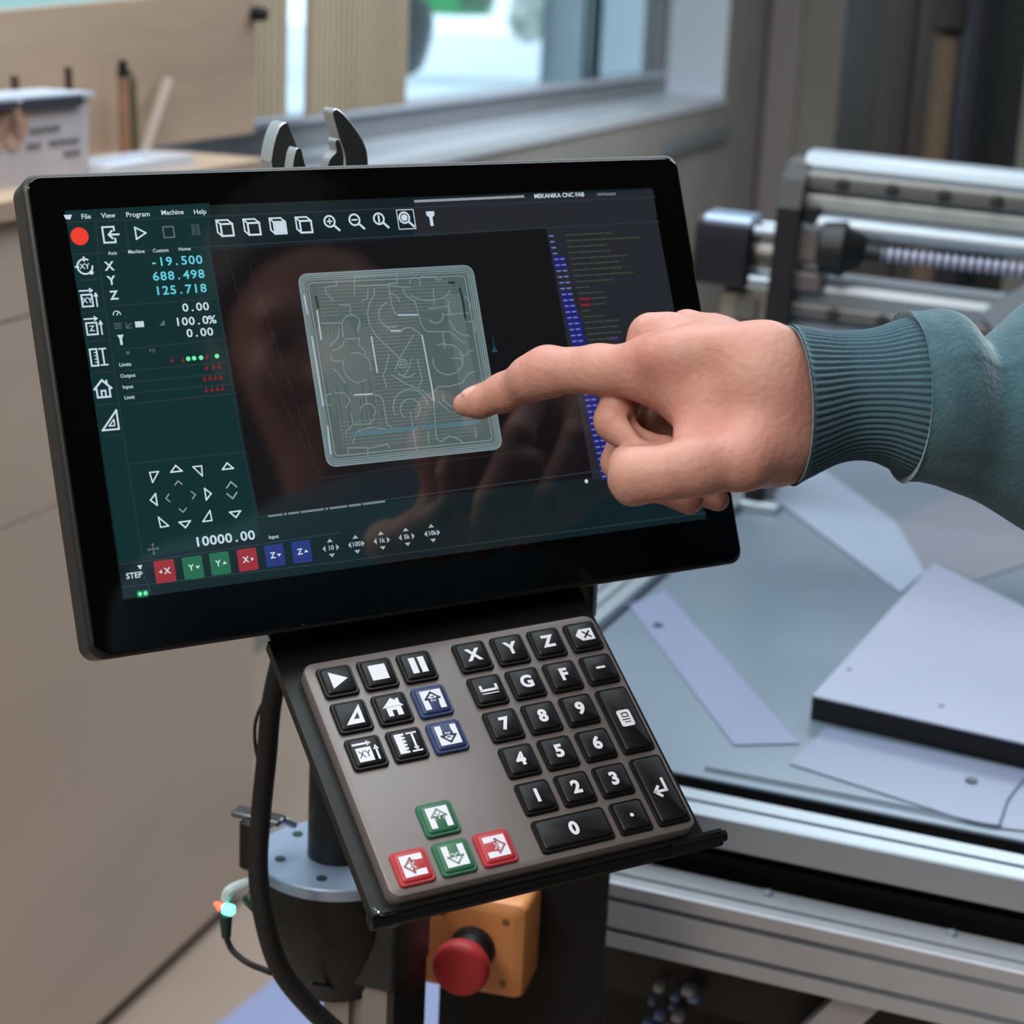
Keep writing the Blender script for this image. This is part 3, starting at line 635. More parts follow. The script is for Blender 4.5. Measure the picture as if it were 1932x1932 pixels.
# toolbar icons: drawn in mm around a centre
def ic(name, px, py, fn, m=C_w, sc_=.94):
    f = Flat(ZI); x, y = M(px, py); k = .001*sc_
    class D:
        def L(s, pts, w=.75, close=False): f.line([(x+a*k, y-b*k) for a, b in pts], w*k, close=close)
        def F(s, pts, mi=0): f.poly([(x+a*k, y-b*k) for a, b in pts][::-1], mi)
        def O(s, cx, cy, r, w=.75, n=20, a0=0, a1=360):
            s.L([(cx+r*math.cos(math.radians(a0+(a1-a0)*i/n)), cy+r*math.sin(math.radians(a0+(a1-a0)*i/n))) for i in range(n+1)], w)
        def C(s, cx, cy, r, n=20, mi=0): s.F([(cx+r*math.cos(2*PI*i/n), cy+r*math.sin(2*PI*i/n)) for i in range(n)], mi)
        def T(s, t, cx, cy, size, bold=.02): f.text(t, x+cx*k, y-cy*k, size*k, bold)
    fn(D()); return ui(name, f, m)
ic('record_button', 150, 446, lambda d: d.C(0, 0, 4.8, 28), C_r)
ic('toolbar_icon', 207, 443, lambda d: (d.L([(2.6, -2.2), (2.6, -4.2), (-3.6, -4.2), (-3.6, 4.2), (2.6, 4.2), (2.6, 2.2)], 1), d.L([(4.8, 0), (-.4, 0)], 1.1), d.L([(1.2, -2), (-.6, 0), (1.2, 2)], 1.1)))
ic('toolbar_icon', 264, 440, lambda d: d.L([(-2.4, -3.2), (3.2, 0), (-2.4, 3.2)], .9, True))
ic('toolbar_icon', 318, 438, lambda d: d.L([(-2.9, -2.9), (2.9, -2.9), (2.9, 2.9), (-2.9, 2.9)], .8, True), C_g)
ic('toolbar_icon', 369, 434, lambda d: (d.F([(-2.4, -3.3), (-.2, -3.3), (-.2, 3), (-2.4, 3)]), d.F([(.3, -3.3), (2.4, -3.3), (2.4, 3), (.3, 3)])), emat('ui dim', (58, 72, 76)))
def cube(d, fill=0):
    d.L([(-2.2, -2.4), (4.6, -2.4), (4.6, 4.2), (-2.2, 4.2)], 1.1, True); d.L([(-2.2, -2.4), (-4.4, -4.6), (2.2, -4.6), (4.6, -2.4)], .9); d.L([(-4.4, -4.6), (-4.4, 2), (-2.2, 4.2)], .9)
    if fill: d.F([(-1.6, -1.8), (4, -1.8), (4, 3.6), (-1.6, 3.6)])
for i, (px, py) in enumerate(((424, 431), (475, 429), (524, 427), (573, 425))): ic('toolbar_icon', px, py, lambda d, i=i: cube(d, i == 2))
def mag(d, kind):
    d.O(-1, -1, 3.1, 1); d.L([(1.4, 1.4), (4.2, 4.2)], 1.3)
    if kind == 0: d.L([(-2.4, -1), (.4, -1)], .8); d.L([(-1, -2.4), (-1, .4)], .8)
    if kind == 1: d.L([(-2.4, -1), (.4, -1)], .9)
    if kind == 2: d.L([(-1, -2.6), (-1, .8)], 1.1)
    if kind == 3: d.C(-1, -1, 2.0); d.L([(-5.3, -5.6), (5.3, -5.6), (5.3, 5.6), (-5.3, 5.6)], .5, True)
for i, (px, py) in enumerate(((625, 421), (672, 418), (718, 416), (766, 414))): ic('toolbar_icon', px, py, lambda d, i=i: mag(d, i))
ic('toolbar_icon', 813, 413, lambda d: (d.F([(-2.6, -4.4), (2.6, -4.4), (2.6, -2.2), (1, -.8), (1, 4.2), (-1, 4.2), (-1, -.8), (-2.6, -2.2)])))
# left icon column
ic('side_icon', 160, 503, lambda d: (d.O(0, 0, 4, .9, 20, 0, 300), d.T('XY', -.2, 0, 4), d.C(3, 3.4, 1.2), d.L([(0, -5), (0, -3)], .9), d.L([(-5, 0), (-3.4, 0)], .9)))
def rectarrow(d, t):
    d.L([(-3.4, -2.2), (2.2, -2.2), (2.2, 4), (-3.4, 4)], .9, True); d.L([(-4, -4.4), (2.8, -4.4)], .8); d.L([(1.4, -5.4), (2.8, -4.4), (1.4, -3.4)], .7); d.L([(4.4, 4.2), (4.4, -2.6)], .8); d.L([(3.5, -1.2), (4.4, -2.8), (5.2, -1.2)], .7); d.T(t, -.6, .9, 4.2)
ic('side_icon', 166, 564, lambda d: rectarrow(d, 'XY')); ic('side_icon', 175, 617, lambda d: rectarrow(d, 'Z'))
ic('side_icon', 185, 674, lambda d: (d.L([(-4, -4.4), (-.4, -4.4), (-.4, 4.4), (-4, 4.4)], .9, True), [d.L([(-1.8, q), (-.4, q)], .5) for q in (-2.6, -.9, .9, 2.6)], d.L([(2.8, -4), (2.8, 4)], .9), d.L([(1, -4.3), (4.6, -4.3)], .8), d.L([(1, 4.3), (4.6, 4.3)], .8)))
ic('side_icon', 194, 733, lambda d: (d.L([(-3.4, .2), (-3.4, 4.6), (3.4, 4.6), (3.4, .2)], 1), d.L([(-4.6, .2), (0, -4.4), (4.6, .2)], 1.1), d.L([(-1.1, 4.4), (-1.1, 1.2), (1.1, 1.2), (1.1, 4.4)], .9), d.L([(2.4, -4), (2.4, -2)], 1)))
ic('side_icon', 207, 793, lambda d: (d.L([(4.2, -5), (4.2, 5), (-4.6, 5)], 1, True), d.L([(2.2, -.2), (2.2, 3), (-.8, 3)], .7, True)))
# readouts
for s, px, py in (('X', 206, 503), ('Y', 210, 530), ('Z', 215, 558)): txt('axis_letter', s, px, py, .0062, bold=.03)
for s, px, py in (('-19.500', 333, 493), ('688.498', 337, 520), ('125.718', 341, 547)): txt('axis_readout', s, px, py, .0062, C_c, bold=.028, sx=1.12, mono=1.15)
for s, px, py in (('0.00', 369, 580), ('100.0%', 368, 606), ('0.00', 377, 628)): txt('feed_readout', s, px, py, .0058, C_w, bold=.03, sx=1.14, mono=1.12)
txt('speed_readout', '10000.00', 424, 1017, .0066, C_w, bold=.03, sx=1.16, mono=1.1)
for s, px, py in (('Axis', 212, 478), ('Machine', 257, 475), ('Custom', 303, 473), ('Home', 348, 470), ('Limits', 236, 688), ('Output', 241, 709), ('Input', 241, 730), ('Limit', 244, 750), ('M', 241, 666), ('F/S', 287, 662), ('Input', 516, 1013)): txt('small_text', s, px, py, .0026, C_w if py < 480 or py > 680 else C_g, bold=.01)
ic('gauge_icon', 220, 592, lambda d: (d.O(0, .6, 2, .5, 12, 180, 360), d.L([(0, .8), (.9, -.6)], .5)))
ic('status_icon', 222, 615, lambda d: [d.L([(-1.8, q), (1.8, q)], .5) for q in (-1.2, 0, 1.2)], C_g)
ic('status_icon', 243, 614, lambda d: (d.L([(-1.4, -1.4), (-1.4, 1.4), (1.4, 1.4)], .5), d.L([(-1, .8), (1.4, -1)], .5)), C_g)
ic('status_icon', 263, 612, lambda d: d.F([(-2.4, -1.6), (2.4, -1.6), (2.4, 1.6), (-2.4, 1.6)]))
ic('status_icon', 305, 609, lambda d: (d.F([(-1.6, 1.6), (1.6, -1.6), (1.6, 1.6)]),), C_g)
ic('tool_icon', 228, 641, lambda d: d.F([(-1.8, -2.6), (1.8, -2.6), (.7, -.6), (.7, 2.8), (-.7, 2.8), (-.7, -.6)]))
for px, py in ((355, 677), (366, 676), (379, 675), (409, 672)): ic('green_lamp', px, py, lambda d: d.C(0, 0, 1.3, 12), C_gr)
for px, py in ((323, 680), (345, 679), (390, 674), (389, 694), (402, 693), (413, 691), (386, 715), (396, 714), (406, 713), (416, 712), (389, 736), (400, 735), (410, 734), (420, 733)): ic('red_lamp', px, py, lambda d: (d.C(0, .4, .95, 10), d.L([(0, -1.4), (0, 0)], .5)), C_dr)
# jog arrows
def tri(rot, s=2.6, w=.7):
    a = math.radians(rot); R = lambda p: (p[0]*math.cos(a)-p[1]*math.sin(a), p[0]*math.sin(a)+p[1]*math.cos(a))
    return lambda d: d.L([R((-s, s*.45)), R((0, -s*.6)), R((s, s*.45))], w, True)
for px, py, r in ((332, 885, 0), (290, 943, -90), (392, 932, 90), (349, 989, 180), (429, 880, 0), (444, 970, 180)): ic('jog_arrow', px, py, tri(r), sc_=1.12)
for px, py, q in ((291, 900, [(-2.2, -2.6), (2.6, -2.6), (-1.4, 2.8)]), (374, 889, [(-2.6, -2.6), (2.2, -2.6), (1.8, 2.8)]), (307, 985, [(-2, -2.8), (2.8, 2.4), (-1.6, 2.6)]), (390, 974, [(2.2, -2.8), (2.4, 2.6), (-2.6, 2.6)])): ic('jog_arrow', px, py, lambda d, q=q: d.L(q, .75, True))
for px, py, r in ((336, 911, 0), (316, 940, -90), (365, 934, 90), (345, 963, 180)):
    a = math.radians(r); R = lambda p: (p[0]*math.cos(a)-p[1]*math.sin(a), p[0]*math.sin(a)+p[1]*math.cos(a)); ic('jog_chevron', px, py, lambda d: d.L([R((-2, 1)), R((0, -1)), R((2, 1))], .6), emat('ui mid', (140, 156, 164)))
ic('jog_chevron', 436, 914, lambda d: d.L([(-2.8, 1.6), (0, -1.4), (2.8, 1.6)], .8), emat('ui mid', (140, 156, 164))); ic('jog_chevron', 438, 936, lambda d: d.L([(-2.8, -1.6), (0, 1.4), (2.8, -1.6)], .8), emat('ui mid', (140, 156, 164)))
ic('move_icon', 289, 1036, lambda d: (d.L([(-2.2, 0), (2.2, 0)], .6), d.L([(0, -2.2), (0, 2.2)], .6), [d.C(a, b, .7, 8) for a, b in ((2.4, 0), (-2.4, 0), (0, 2.4), (0, -2.4))]), C_g)
# step bar
txt('step_text', 'STEP', 253, 1086, .0040, bold=.02)
ic('step_arrow', 264, 1070, lambda d: d.F([(-1.4, -1), (1.4, -1), (0, 1.4)]))
for s, px, py, m, ar in (('X', 311, 1078, C_rb, 0), ('Y', 364, 1071, C_gb, 1), ('Y', 415, 1063, C_gb, 2), ('X', 467, 1056, C_rb, 3), ('Z', 518, 1048, C_bb, 1), ('Z', 569, 1041, C_bb, 2)):
    f = Flat(ZI); x, y = M(px, py); f.poly([(x+a, y+b) for a, b in rr(-.0052, -.0056, .0052, .0056, .0008, 3)]); o = ui('step_button', f, m)
    f = Flat(ZJ); f.text(s, x+(.0012 if ar == 0 else -.001), y, .0042, .03); k = x+(-.0022 if ar == 0 else .0024)
    f.poly({0: [(k-.001, y), (k+.0006, y-.001), (k+.0006, y+.001)], 1: [(k-.0012, y+.0006), (k, y-.0009), (k+.0012, y+.0006)], 2: [(k-.0012, y-.0006), (k+.0012, y-.0006), (k, y+.0009)], 3: [(k-.0006, y+.001), (k-.0006, y-.001), (k+.001, y)]}[ar])
    ui('step_label', f, C_w)
for s, px, py in (('10', 624, 1034), ('100', 672, 1027), ('1k', 720, 1020), ('5k', 767, 1013), ('10k', 815, 1006)):
    ic('feed_icon', px, py, lambda d, s=s: (d.F([(-1.8, -3.2), (0, -5.2), (1.8, -3.2)]), d.F([(-1.8, 3.2), (1.8, 3.2), (0, 5.2)]), d.F([(-3.2, -1.8), (-3.2, 1.8), (-5, 0)]), d.F([(3.2, -1.8), (5, 0), (3.2, 1.8)]), d.T(s, 0, 0, 3.6, .03)), emat('ui soft', (158, 174, 182)))
f = Flat(ZI); x, y = M(269, 1120); f.poly([(x+a, y+b) for a, b in rr(-.0032, -.0019, .0032, .0019, .0012, 3)]); ui('status_lamp', f, emat('ui green dark', (16, 96, 66)))
f = Flat(ZJ)
for d_ in (-.0014, .0014): f.poly([(x+d_+.0011*math.cos(a), y+.0011*math.sin(a)) for a in np.linspace(0, 2*PI, 12, endpoint=False)])
ui('status_dot', f, C_gr)
f = Flat(ZI); xx = 507
for w_ in (28, 6, 22, 44, 6, 34, 24, 44):
    f.line([M(xx, 974-(xx-507)*.128), M(xx+w_-4, 974-(xx+w_-511)*.128)], .0011); xx += w_+2
ui('message_text', f, emat('ui message', (112, 126, 132)))
# program code list
f1, f2, f3, f4, f5 = Flat(ZP), Flat(ZI), Flat(ZI), Flat(ZI), Flat(ZP)
a0 = np.array(M(1035, 440)); a1 = np.array(M(1138, 905)); N = 42
for k in range(N):
    p = a0+(a1-a0)*(k+.5)/N; h = .0016
    if k in (4, 5) or k > 9:
        w_ = .0055 if k in (4, 5) else (.0035+min(1, (k-9)/6)*.004)
        f1.poly([(p[0]-.0008, p[1]-.0019), (p[0]+w_+.001, p[1]-.0019), (p[0]+w_+.001, p[1]+.0019), (p[0]-.0008, p[1]+.0019)])
    f2.line([(p[0], p[1]), (p[0]+.0022, p[1])], .0009)
    if k > 3: f2.line([(p[0]+.004, p[1]), (p[0]+.0062, p[1])], .0009)
    x = p[0]+.0105
    if k in (11, 12, 20): f4.line([(x, p[1]), (x+.006, p[1])], .0012); x += .008
    n = int(rng.integers(1, 6)) if k > 8 else int(rng.integers(5, 10))
    for _ in range(n):
        L = .002+.0035*rng.random(); f3.line([(x, p[1]), (x+L, p[1])], .0008); x += L+.0012
    if k == 18: f5.line([(p[0]+.024, p[1]), (p[0]+.029, p[1])], .0016)
ui('code_highlight', f1, C_blu); ui('code_numbers', f2, C_lb); ui('code_text', f3, C_oli); ui('code_text_red', f4, C_dr); ui('code_text_violet', f5, C_vio)
ic('tool_marker', 932, 655, lambda d: (d.L([(0, -6), (0, 0)], .5), d.F([(0, -1), (2, 3), (-2, 3)])), emat('ui tool', (16, 78, 84)))
f = Flat(ZI); x, y = M(1106, 908); f.poly([(x+.0011*math.cos(a), y+.0011*math.sin(a)) for a in np.linspace(0, 2*PI, 12, endpoint=False)]); ui('cursor_dot', f, C_w)
# tool path preview of the plate: outline and lines traced in crop coordinates
def Q(u, v): return M(540+u/4.493, 480+v/4.493)
def rquad(cs, r, n=6):
    cs = [np.array(c, float) for c in cs]; out = []
    for i in range(4):
        c = cs[i]; a = cs[i-1]; b = cs[(i+1) % 4]; da = (a-c)/np.linalg.norm(a-c); db = (b-c)/np.linalg.norm(b-c)
        p0, p2 = c+da*r, c+db*r
        for t in np.linspace(0, 1, n): out.append((1-t)**2*p0+2*t*(1-t)*c+t*t*p2)
    return out
def shrink(k):
    c0 = np.array([(90, 165), (1580, 85), (1840, 1650), (345, 1810)], float); m = c0.mean(0); d = c0-m
    L = np.linalg.norm(d, axis=1)[:, None]; return m+d*(L-k*1.36)/L
f = Flat(ZP); f.poly([Q(*p) for p in rquad(shrink(0), 95)][::-1]); ui('plate_preview', f, emat('ui plate', (80, 94, 94)))
f = Flat(ZI); fb = Flat(ZJ)
for k, w_ in ((8, .0009), (26, .0007), (44, .0007), (62, .0005), (88, .0006)):
    f.line([Q(*p) for p in rquad(shrink(k), max(30, 90-k*.6))], w_, close=True)
cs = shrink(100)
def bil(s, t):
    return (cs[0]*(1-s)+cs[1]*s)*(1-t)+(cs[3]*(1-s)+cs[2]*s)*t
fh = Flat(.0002)
for k in range(26):
    s = .01+.0125*k; t0, t1 = .22+.1*rng.random(), .55+.4*rng.random(); fh.line([Q(*bil(s, t0)), Q(*bil(s, t1))], .0003)
for k in range(46):
    t = .02+.021*k; s0, s1 = (.3+.06*rng.random(), .66) if .2 < t < .8 else (.05, .92); fh.line([Q(*bil(s0, t)), Q(*bil(s1, t))], .0003)
for k in range(12): s = .86+.009*k; fh.line([Q(*bil(s, .1)), Q(*bil(s, .75))], .0003)
ui('hatch_lines', fh, emat('ui hatch', (106, 122, 122)))
def arc(cx, cy, r, a0, a1, n=14, ry=None):
    ry = ry or r; return [(cx+r*math.cos(math.radians(a0+(a1-a0)*i/n)), cy+ry*math.sin(math.radians(a0+(a1-a0)*i/n))) for i in range(n+1)]
TR = [[(575, 340), (578, 190), (935, 168), (940, 240), (870, 248)], [(865, 265), (895, 440), (920, 500), (960, 512), (1110, 512)],
 [(745, 290), (745, 340), (700, 420), (688, 500), (705, 600), (760, 690), (960, 880)], [(985, 290), (1015, 350), (1090, 400), (1125, 520), (1145, 600), (1190, 655), (1380, 655), (1430, 690), (1490, 745), (1520, 745)],
 arc(890, 510, 108, 250, 60), arc(935, 520, 130, 60, 140), [(890, 648), (970, 648), (1010, 620), (1060, 620), (1130, 670), (1155, 700)],
 [(295, 585), (470, 580), (480, 700)], [(440, 640), (440, 700), (370, 780)], arc(400, 720, 90, 90, 10), arc(550, 590, 75, 190, 400), [(610, 590), (605, 660)],
 [(500, 718), (620, 712), (615, 770), (650, 800), (680, 850)], [(380, 850), (390, 905), (480, 905), (490, 1000), (540, 1060), (600, 1090), (680, 1060)], arc(590, 960, 125, 250, 370), [(400, 970), (440, 1010), (500, 1090)],
 arc(1210, 300, 175, 0, 150, 14, 90), arc(1090, 240, 45, 180, 400), [(1140, 190), (1260, 190), (1275, 215), (1320, 215)], [(1245, 290), (1255, 430)], [(1205, 460), (1375, 440), (1378, 500)], arc(1265, 520, 62, 150, -20), arc(1265, 520, 62, 150, 60), [(1325, 515), (1545, 495)],
 [(1380, 560), (1430, 640), (1480, 680), (1550, 690)], [(1325, 660), (1345, 800)], arc(1370, 890, 125, 250, 370), arc(1370, 890, 130, 10, 180), [(1280, 770), (1345, 750)], [(1400, 880), (1490, 880), (1490, 920)], [(1470, 830), (1475, 860), (1530, 855), (1540, 820), (1580, 815)],
 [(1600, 990), (1540, 1010), (1490, 1090), (1380, 1120), (1290, 1120), (1255, 1160)], [(1080, 680), (960, 880), (920, 990)], [(1110, 890), (1150, 1060), (1120, 1130)], [(1060, 880), (1040, 960), (1000, 1030), (950, 1020)], [(870, 850), (840, 980), (820, 1020), (850, 1130)],
 [(890, 1020), (1000, 1090), (1160, 1160), (1240, 1230)], arc(985, 925, 38, 0, 360), arc(985, 925, 18, 0, 360, 10), arc(1020, 950, 90, 40, 140),
 [(570, 1190), (730, 1180)], [(675, 1190), (680, 1260)], arc(690, 1330, 65, 180, 400), [(700, 1180), (790, 1200), (820, 1240), (850, 1430), (900, 1480)], arc(1050, 1310, 85, 120, 420), arc(1050, 1290, 145, 150, 350), [(1050, 1330), (1100, 1640), (1110, 1665)],
 [(545, 1340), (570, 1440), (700, 1440), (745, 1390)], [(500, 1510), (560, 1450)], [(560, 1600), (600, 1500), (720, 1470), (840, 1480)], [(1245, 1180), (1270, 1560), (1310, 1590), (1380, 1540), (1450, 1560), (1500, 1600)], [(1200, 1500), (1205, 1600)],
 [(520, 1690), (525, 1640), (690, 1640), (690, 1700)], [(690, 1645), (860, 1610), (870, 1640)], arc(380, 1230, 50, 270, 90), [(410, 1170), (500, 1180), (540, 1240), (500, 1300)], [(1290, 1250), (1380, 1330)], [(1600, 1480), (1610, 1560)], [(1330, 1190), (1330, 1240), (1400, 1290)],
 [(420, 210), (430, 265), (330, 280), (335, 330), (400, 390)], [(590, 270), (850, 260), (1050, 285)], [(690, 300), (690, 370), (640, 400)], [(450, 430), (540, 430), (545, 500)], arc(870, 420, 90, 270, 350), [(1370, 390), (1390, 500)], [(1510, 350), (1560, 420), (1560, 480)], [(1540, 570), (1600, 570), (1600, 660)]]
for t in TR: f.line([Q(*p) for p in t], .00055)
ui('toolpath_lines', f, emat('ui path', (118, 138, 142)))
for t in ([(720, 700), (770, 1000)], [(1150, 690), (1230, 1110)], [(260, 480), (295, 720)], [(890, 650), (965, 648)], [(950, 515), (1110, 513)], [(215, 700), (310, 1280)], [(580, 1192), (725, 1184)], [(1230, 1110), (1250, 1240)], [(350, 1460), (375, 1690)], [(150, 350), (180, 500)]): fb.line([Q(*p) for p in t], .0009)
ui('bright_path', fb, emat('ui bright path', (160, 180, 190)))
fd = Flat(ZJ)
for t in ([(570, 1530), (850, 1500), (1100, 1470)], [(1150, 1460), (1420, 1440), (1640, 1420)]): fd.line([Q(*p) for p in t], .0016)
ui('cyan_path', fd, emat('ui cyan path', (70, 116, 128)))
fd = Flat(ZJ)
for t in ([(1470, 290), (1500, 420), (1515, 540)], [(250, 360), (270, 450)], [(1380, 240), (1420, 240)]): fd.line([Q(*p) for p in t], .0013)
ui('dark_path', fd, emat('ui dark path', (24, 52, 48)))
fd = Flat(ZP); fd.line([M(426, 480), M(470, 620), M(602, 900), M(610, 905)], .0003); fd.line([M(470, 500), M(606, 902), M(990, 850)], .0003)
ui('stock_outline', fd, emat('ui outline', (44, 42, 44)))

# ================================================================== KEYPAD
k3 = .001*KS; PT = 19.05
T = Thing('keypad', 'grey machine keypad with black, blue, green and red keys below the monitor', 'keypad', frame=FK); KP = T
kx0, ky1 = K(577, 1262); kx1, ky0 = -1, -1
bx0 = -78.5; by1 = 12.5; bx1 = 67.5; by0 = -106.5
g = Geo(); slab(g, bx0*k3, by0*k3, bx1*k3, by1*k3, 5*k3, [(0, -.0085), (0, -.0012), (.0004, -.0004), (.0012, 0)], 6)
T.part('case', g, mat('warm grey case', (110, 104, 103), rough=.42, metal=.35, var=.03, vscale=20))
kb = mat('black key', (13, 13, 14), rough=.38, spec=.3, var=.1, vscale=60); kblu = mat('blue key', (32, 48, 88), rough=.4); kgrn = mat('green key', (34, 92, 64), rough=.4); kred = mat('red key', (160, 44, 52), rough=.4)
leg = mat('white print', (205, 208, 218), rough=.5)
gra = {kb: mat('print black', (16, 16, 17)), kblu: mat('print blue', (30, 42, 72)), kgrn: mat('print green', (120, 142, 134)), kred: mat('print red', (150, 96, 104))}
class LG:
    def __init__(s): s.w = Flat(.0); s.d = Flat(.0)
def key(cx, cy, m, fn, w=16.2, h=16.2, lab=None):
    # cx, cy in key millimetres (y up), built in the keypad frame with its own origin
    g = Geo(); W2, H2 = w/2*k3, h/2*k3
    slab(g, cx*k3-W2, cy*k3-H2, cx*k3+W2, cy*k3+H2, 1.9*k3, [(0, -.0005), (0, .0012), (.0005, .0019), (.0014, .0019), (.0017, .0026), (.0023, .0030)], 4)
    o = T.part('key', g, m, label=lab)
    fw, fd_ = Flat(.0031), Flat(.0032)
    class D:
        def F(s, pts, dark=0): (fd_ if dark else fw).poly([((cx+a)*k3, (cy+b)*k3) for a, b in pts])
        def L(s, pts, w_, dark=0, close=False): (fd_ if dark else fw).line([((cx+a)*k3, (cy+b)*k3) for a, b in pts], w_*k3, close=close)
        def T(s, t, a, b, size, bold=.03, dark=0, sx=1.): (fd_ if dark else fw).text(t, (cx+a)*k3, (cy+b)*k3, size*k3, bold, sx)
    fn(D())
    T.part('legend', fw, leg, parent=o, smooth=False)
    if fd_.v: T.part('legend_detail', fd_, gra[m], parent=o, smooth=False)
def ky(j): return -j*PT
TXT = lambda s: (lambda d: d.T(s, 0, -.2, 8.6, .045))
rowsR = [['X', 'Y', 'Z', 'BK'], ['SP', 'G', 'F', '-'], ['7', '8', '9'], ['4', '5', '6'], ['1', '2', '3']]
for j, r in enumerate(rowsR):
    for i, s in enumerate(r):
        if s == 'BK': fn = lambda d: (d.F([(-4.6, 0), (-2, 3.2), (4.6, 3.2), (4.6, -3.2), (-2, -3.2)]), d.L([(-.4, 1.6), (2.8, -1.6)], .9, 1), d.L([(-.4, -1.6), (2.8, 1.6)], .9, 1))
        elif s == 'SP': fn = lambda d: (d.L([(-3.8, 1.6), (-3.8, -.6), (3.8, -.6), (3.8, 1.6)], 1.3), d.L([(-3.9, -2.4), (3.9, -2.4)], .5))
        elif s == '-': fn = lambda d: d.F([(-2.2, .7), (-2.2, -.5), (2.4, -.5), (2.4, .7)])
        else: fn = TXT(s)
        key(i*PT, ky(j), kb, fn)
key(.5*PT, ky(5), kb, TXT('0'), w=PT+16.2)
key(2*PT, ky(5), kb, lambda d: d.F([(math.cos(a)*.95, math.sin(a)*.95) for a in np.linspace(0, 2*PI, 14, endpoint=False)]))
key(3*PT, ky(2.5), kb, lambda d: (d.F(rr(-3.4, -4.4, 3.4, 4.4, 1.2, 3)), d.L([(-1.2, .6), (-1.2, 2.6), (1.6, 2.6), (1.6, .6)], .5, 1, True), d.L([(-1.8, -.8), (1.8, -.8)], .5, 1), d.L([(-1.2, -2.2), (1.6, -2.2)], .4, 1)), h=PT+16.2, lab='tall key with a sheet symbol')
key(3*PT, ky(4.5), kb, lambda d: (d.L([(2.4, 4.4), (2.4, -1.4), (-3.2, -1.4)], 1.4), d.L([(-1, 1), (-3.4, -1.4), (-1, -3.8)], 1.4)), h=PT+16.2, lab='tall key with a bent return arrow')
def arrowbox(ch, rot, soft=False):
    R = lambda p: {0: p, 1: (-p[1], p[0]), 2: (-p[0], -p[1]), 3: (p[1], -p[0])}[rot]
    def fn(d):
        for q in ([(-5, -5), (-2.2, -5), (-2.2, 5), (-5, 5)], [(2.2, -5), (5, -5), (5, 5), (2.2, 5)], [(-2.2, .6), (2.2, .6), (2.2, 5), (-2.2, 5)]):
            q = [R(p) for p in q]; d.F(q)
        d.L([R(p) for p in ((-2, -1.4), (-2, .4), (-3.4, .4), (0, 3.8), (3.4, .4), (2, .4), (2, -1.4))], .9, 1)
        d.T(ch, *R((0, .4)), 3.8, .04); d.T(ch, *R((0, .4)), 3.0, .0, 1)
    return fn
def tri_scale(d):
    d.F([(-4.4, -4.8), (4.2, -4.8), (4.2, 4.8)]); d.F([(-.2, -2.4), (2.4, -2.4), (2.4, .8)], 1)
def house(d): d.F([(-3.4, .4), (-3.4, -4.6), (-1, -4.6), (-1, -1.6), (1, -1.6), (1, -4.6), (3.6, -4.6), (3.6, .4)]); d.F([(-5, 0), (5, 0), (3.6, 1.6), (3.6, 4.2), (2.2, 4.2), (2.2, 3.2), (.2, 4.8)])
def xyk(d): d.F([(-5, -5), (2, -5), (2, 2), (-5, 2)]); d.T('XY', -1.5, -1.5, 5, 0, 1, .85); d.L([(-5.4, 3.9), (2, 3.9)], 1); d.F([(.8, 2.6), (3, 3.9), (.8, 5.2)]); d.L([(4.2, -4.6), (4.2, 1)], 1); d.F([(2.9, .2), (4.2, 2.6), (5.5, .2)])
def ruler(d):
    d.F([(-5.2, -5), (-.6, -5), (-.6, 5), (-5.2, 5)]); [d.F([(-.6, q-.5), (-2.4, q), (-.6, q+.5)], 1) for q in (-3.6, -1.8, 0, 1.8, 3.6)]
    d.L([(3, -4.2), (3, 4.2)], 1); d.L([(.8, 4.6), (5, 4.6)], .8); d.L([(.8, -4.6), (5, -4.6)], .8); d.F([(1.6, -2.6), (3, -4.4), (4.4, -2.6)])
LX = -LO
for i, j, m, fn in ((0, 0, kb, lambda d: d.F([(-3.6, -4.4), (4.4, 0), (-3.6, 4.4)])), (1, 0, kb, lambda d: d.F([(-4, -4), (4, -4), (4, 4), (-4, 4)])), (2, 0, kb, lambda d: (d.F([(-3.6, -4.2), (-.6, -4.2), (-.6, 4.2), (-3.6, 4.2)]), d.F([(.8, -4.2), (3.8, -4.2), (3.8, 4.2), (.8, 4.2)]))),
        (0, 1, kb, tri_scale), (1, 1, kb, house), (2, 1, kblu, arrowbox('Z', 0)), (0, 2, kb, xyk), (1, 2, kb, ruler), (2, 2, kblu, arrowbox('Z', 2)),
        (1, 4, kgrn, arrowbox('Y', 0)), (1, 5, kgrn, arrowbox('Y', 2)), (0, 5, kred, arrowbox('X', 1)), (2, 5, kred, arrowbox('X', 3))):
    key(LX+i*PT, ky(j), m, fn, lab={kblu: 'blue key', kgrn: 'green key', kred: 'red key'}.get(m))

# ================================================================== STAND: tray, pole, swivel base, bracket
bs = mat('black sheet steel', (13, 14, 15), rough=.42, spec=.4, var=.08, vscale=30)
base_c = W(638, 1609, 1.27)
T = Thing('monitor_stand', 'black pole stand with round swivel base carrying monitor and keypad tray', 'stand', loc=base_c-[0, 0, .09]); ST = T
def kw(x, y, z): return FK[:3, :3] @ np.array([x, y, z])+FK[:3, 3]
g = Geo()
x0, x1, y0, y1 = K(500, 1216, -.009)[0], K(1335, 1560, -.009)[0], K(735, 1722, -.009)[1], K(870, 1120, -.009)[1]
print('tray', x0, x1, y0, y1, 'keys', bx0*k3, bx1*k3, by0*k3, by1*k3)
x1 = bx1*k3+.006; x0 = bx0*k3-.0068; y0 += .002
g.loft([[kw(x, y, z) for x, y in [(x0, y0), (x1+.0, y0), (x1, y1), (x0, y1)]] for z in (-.0112, -.0087)])
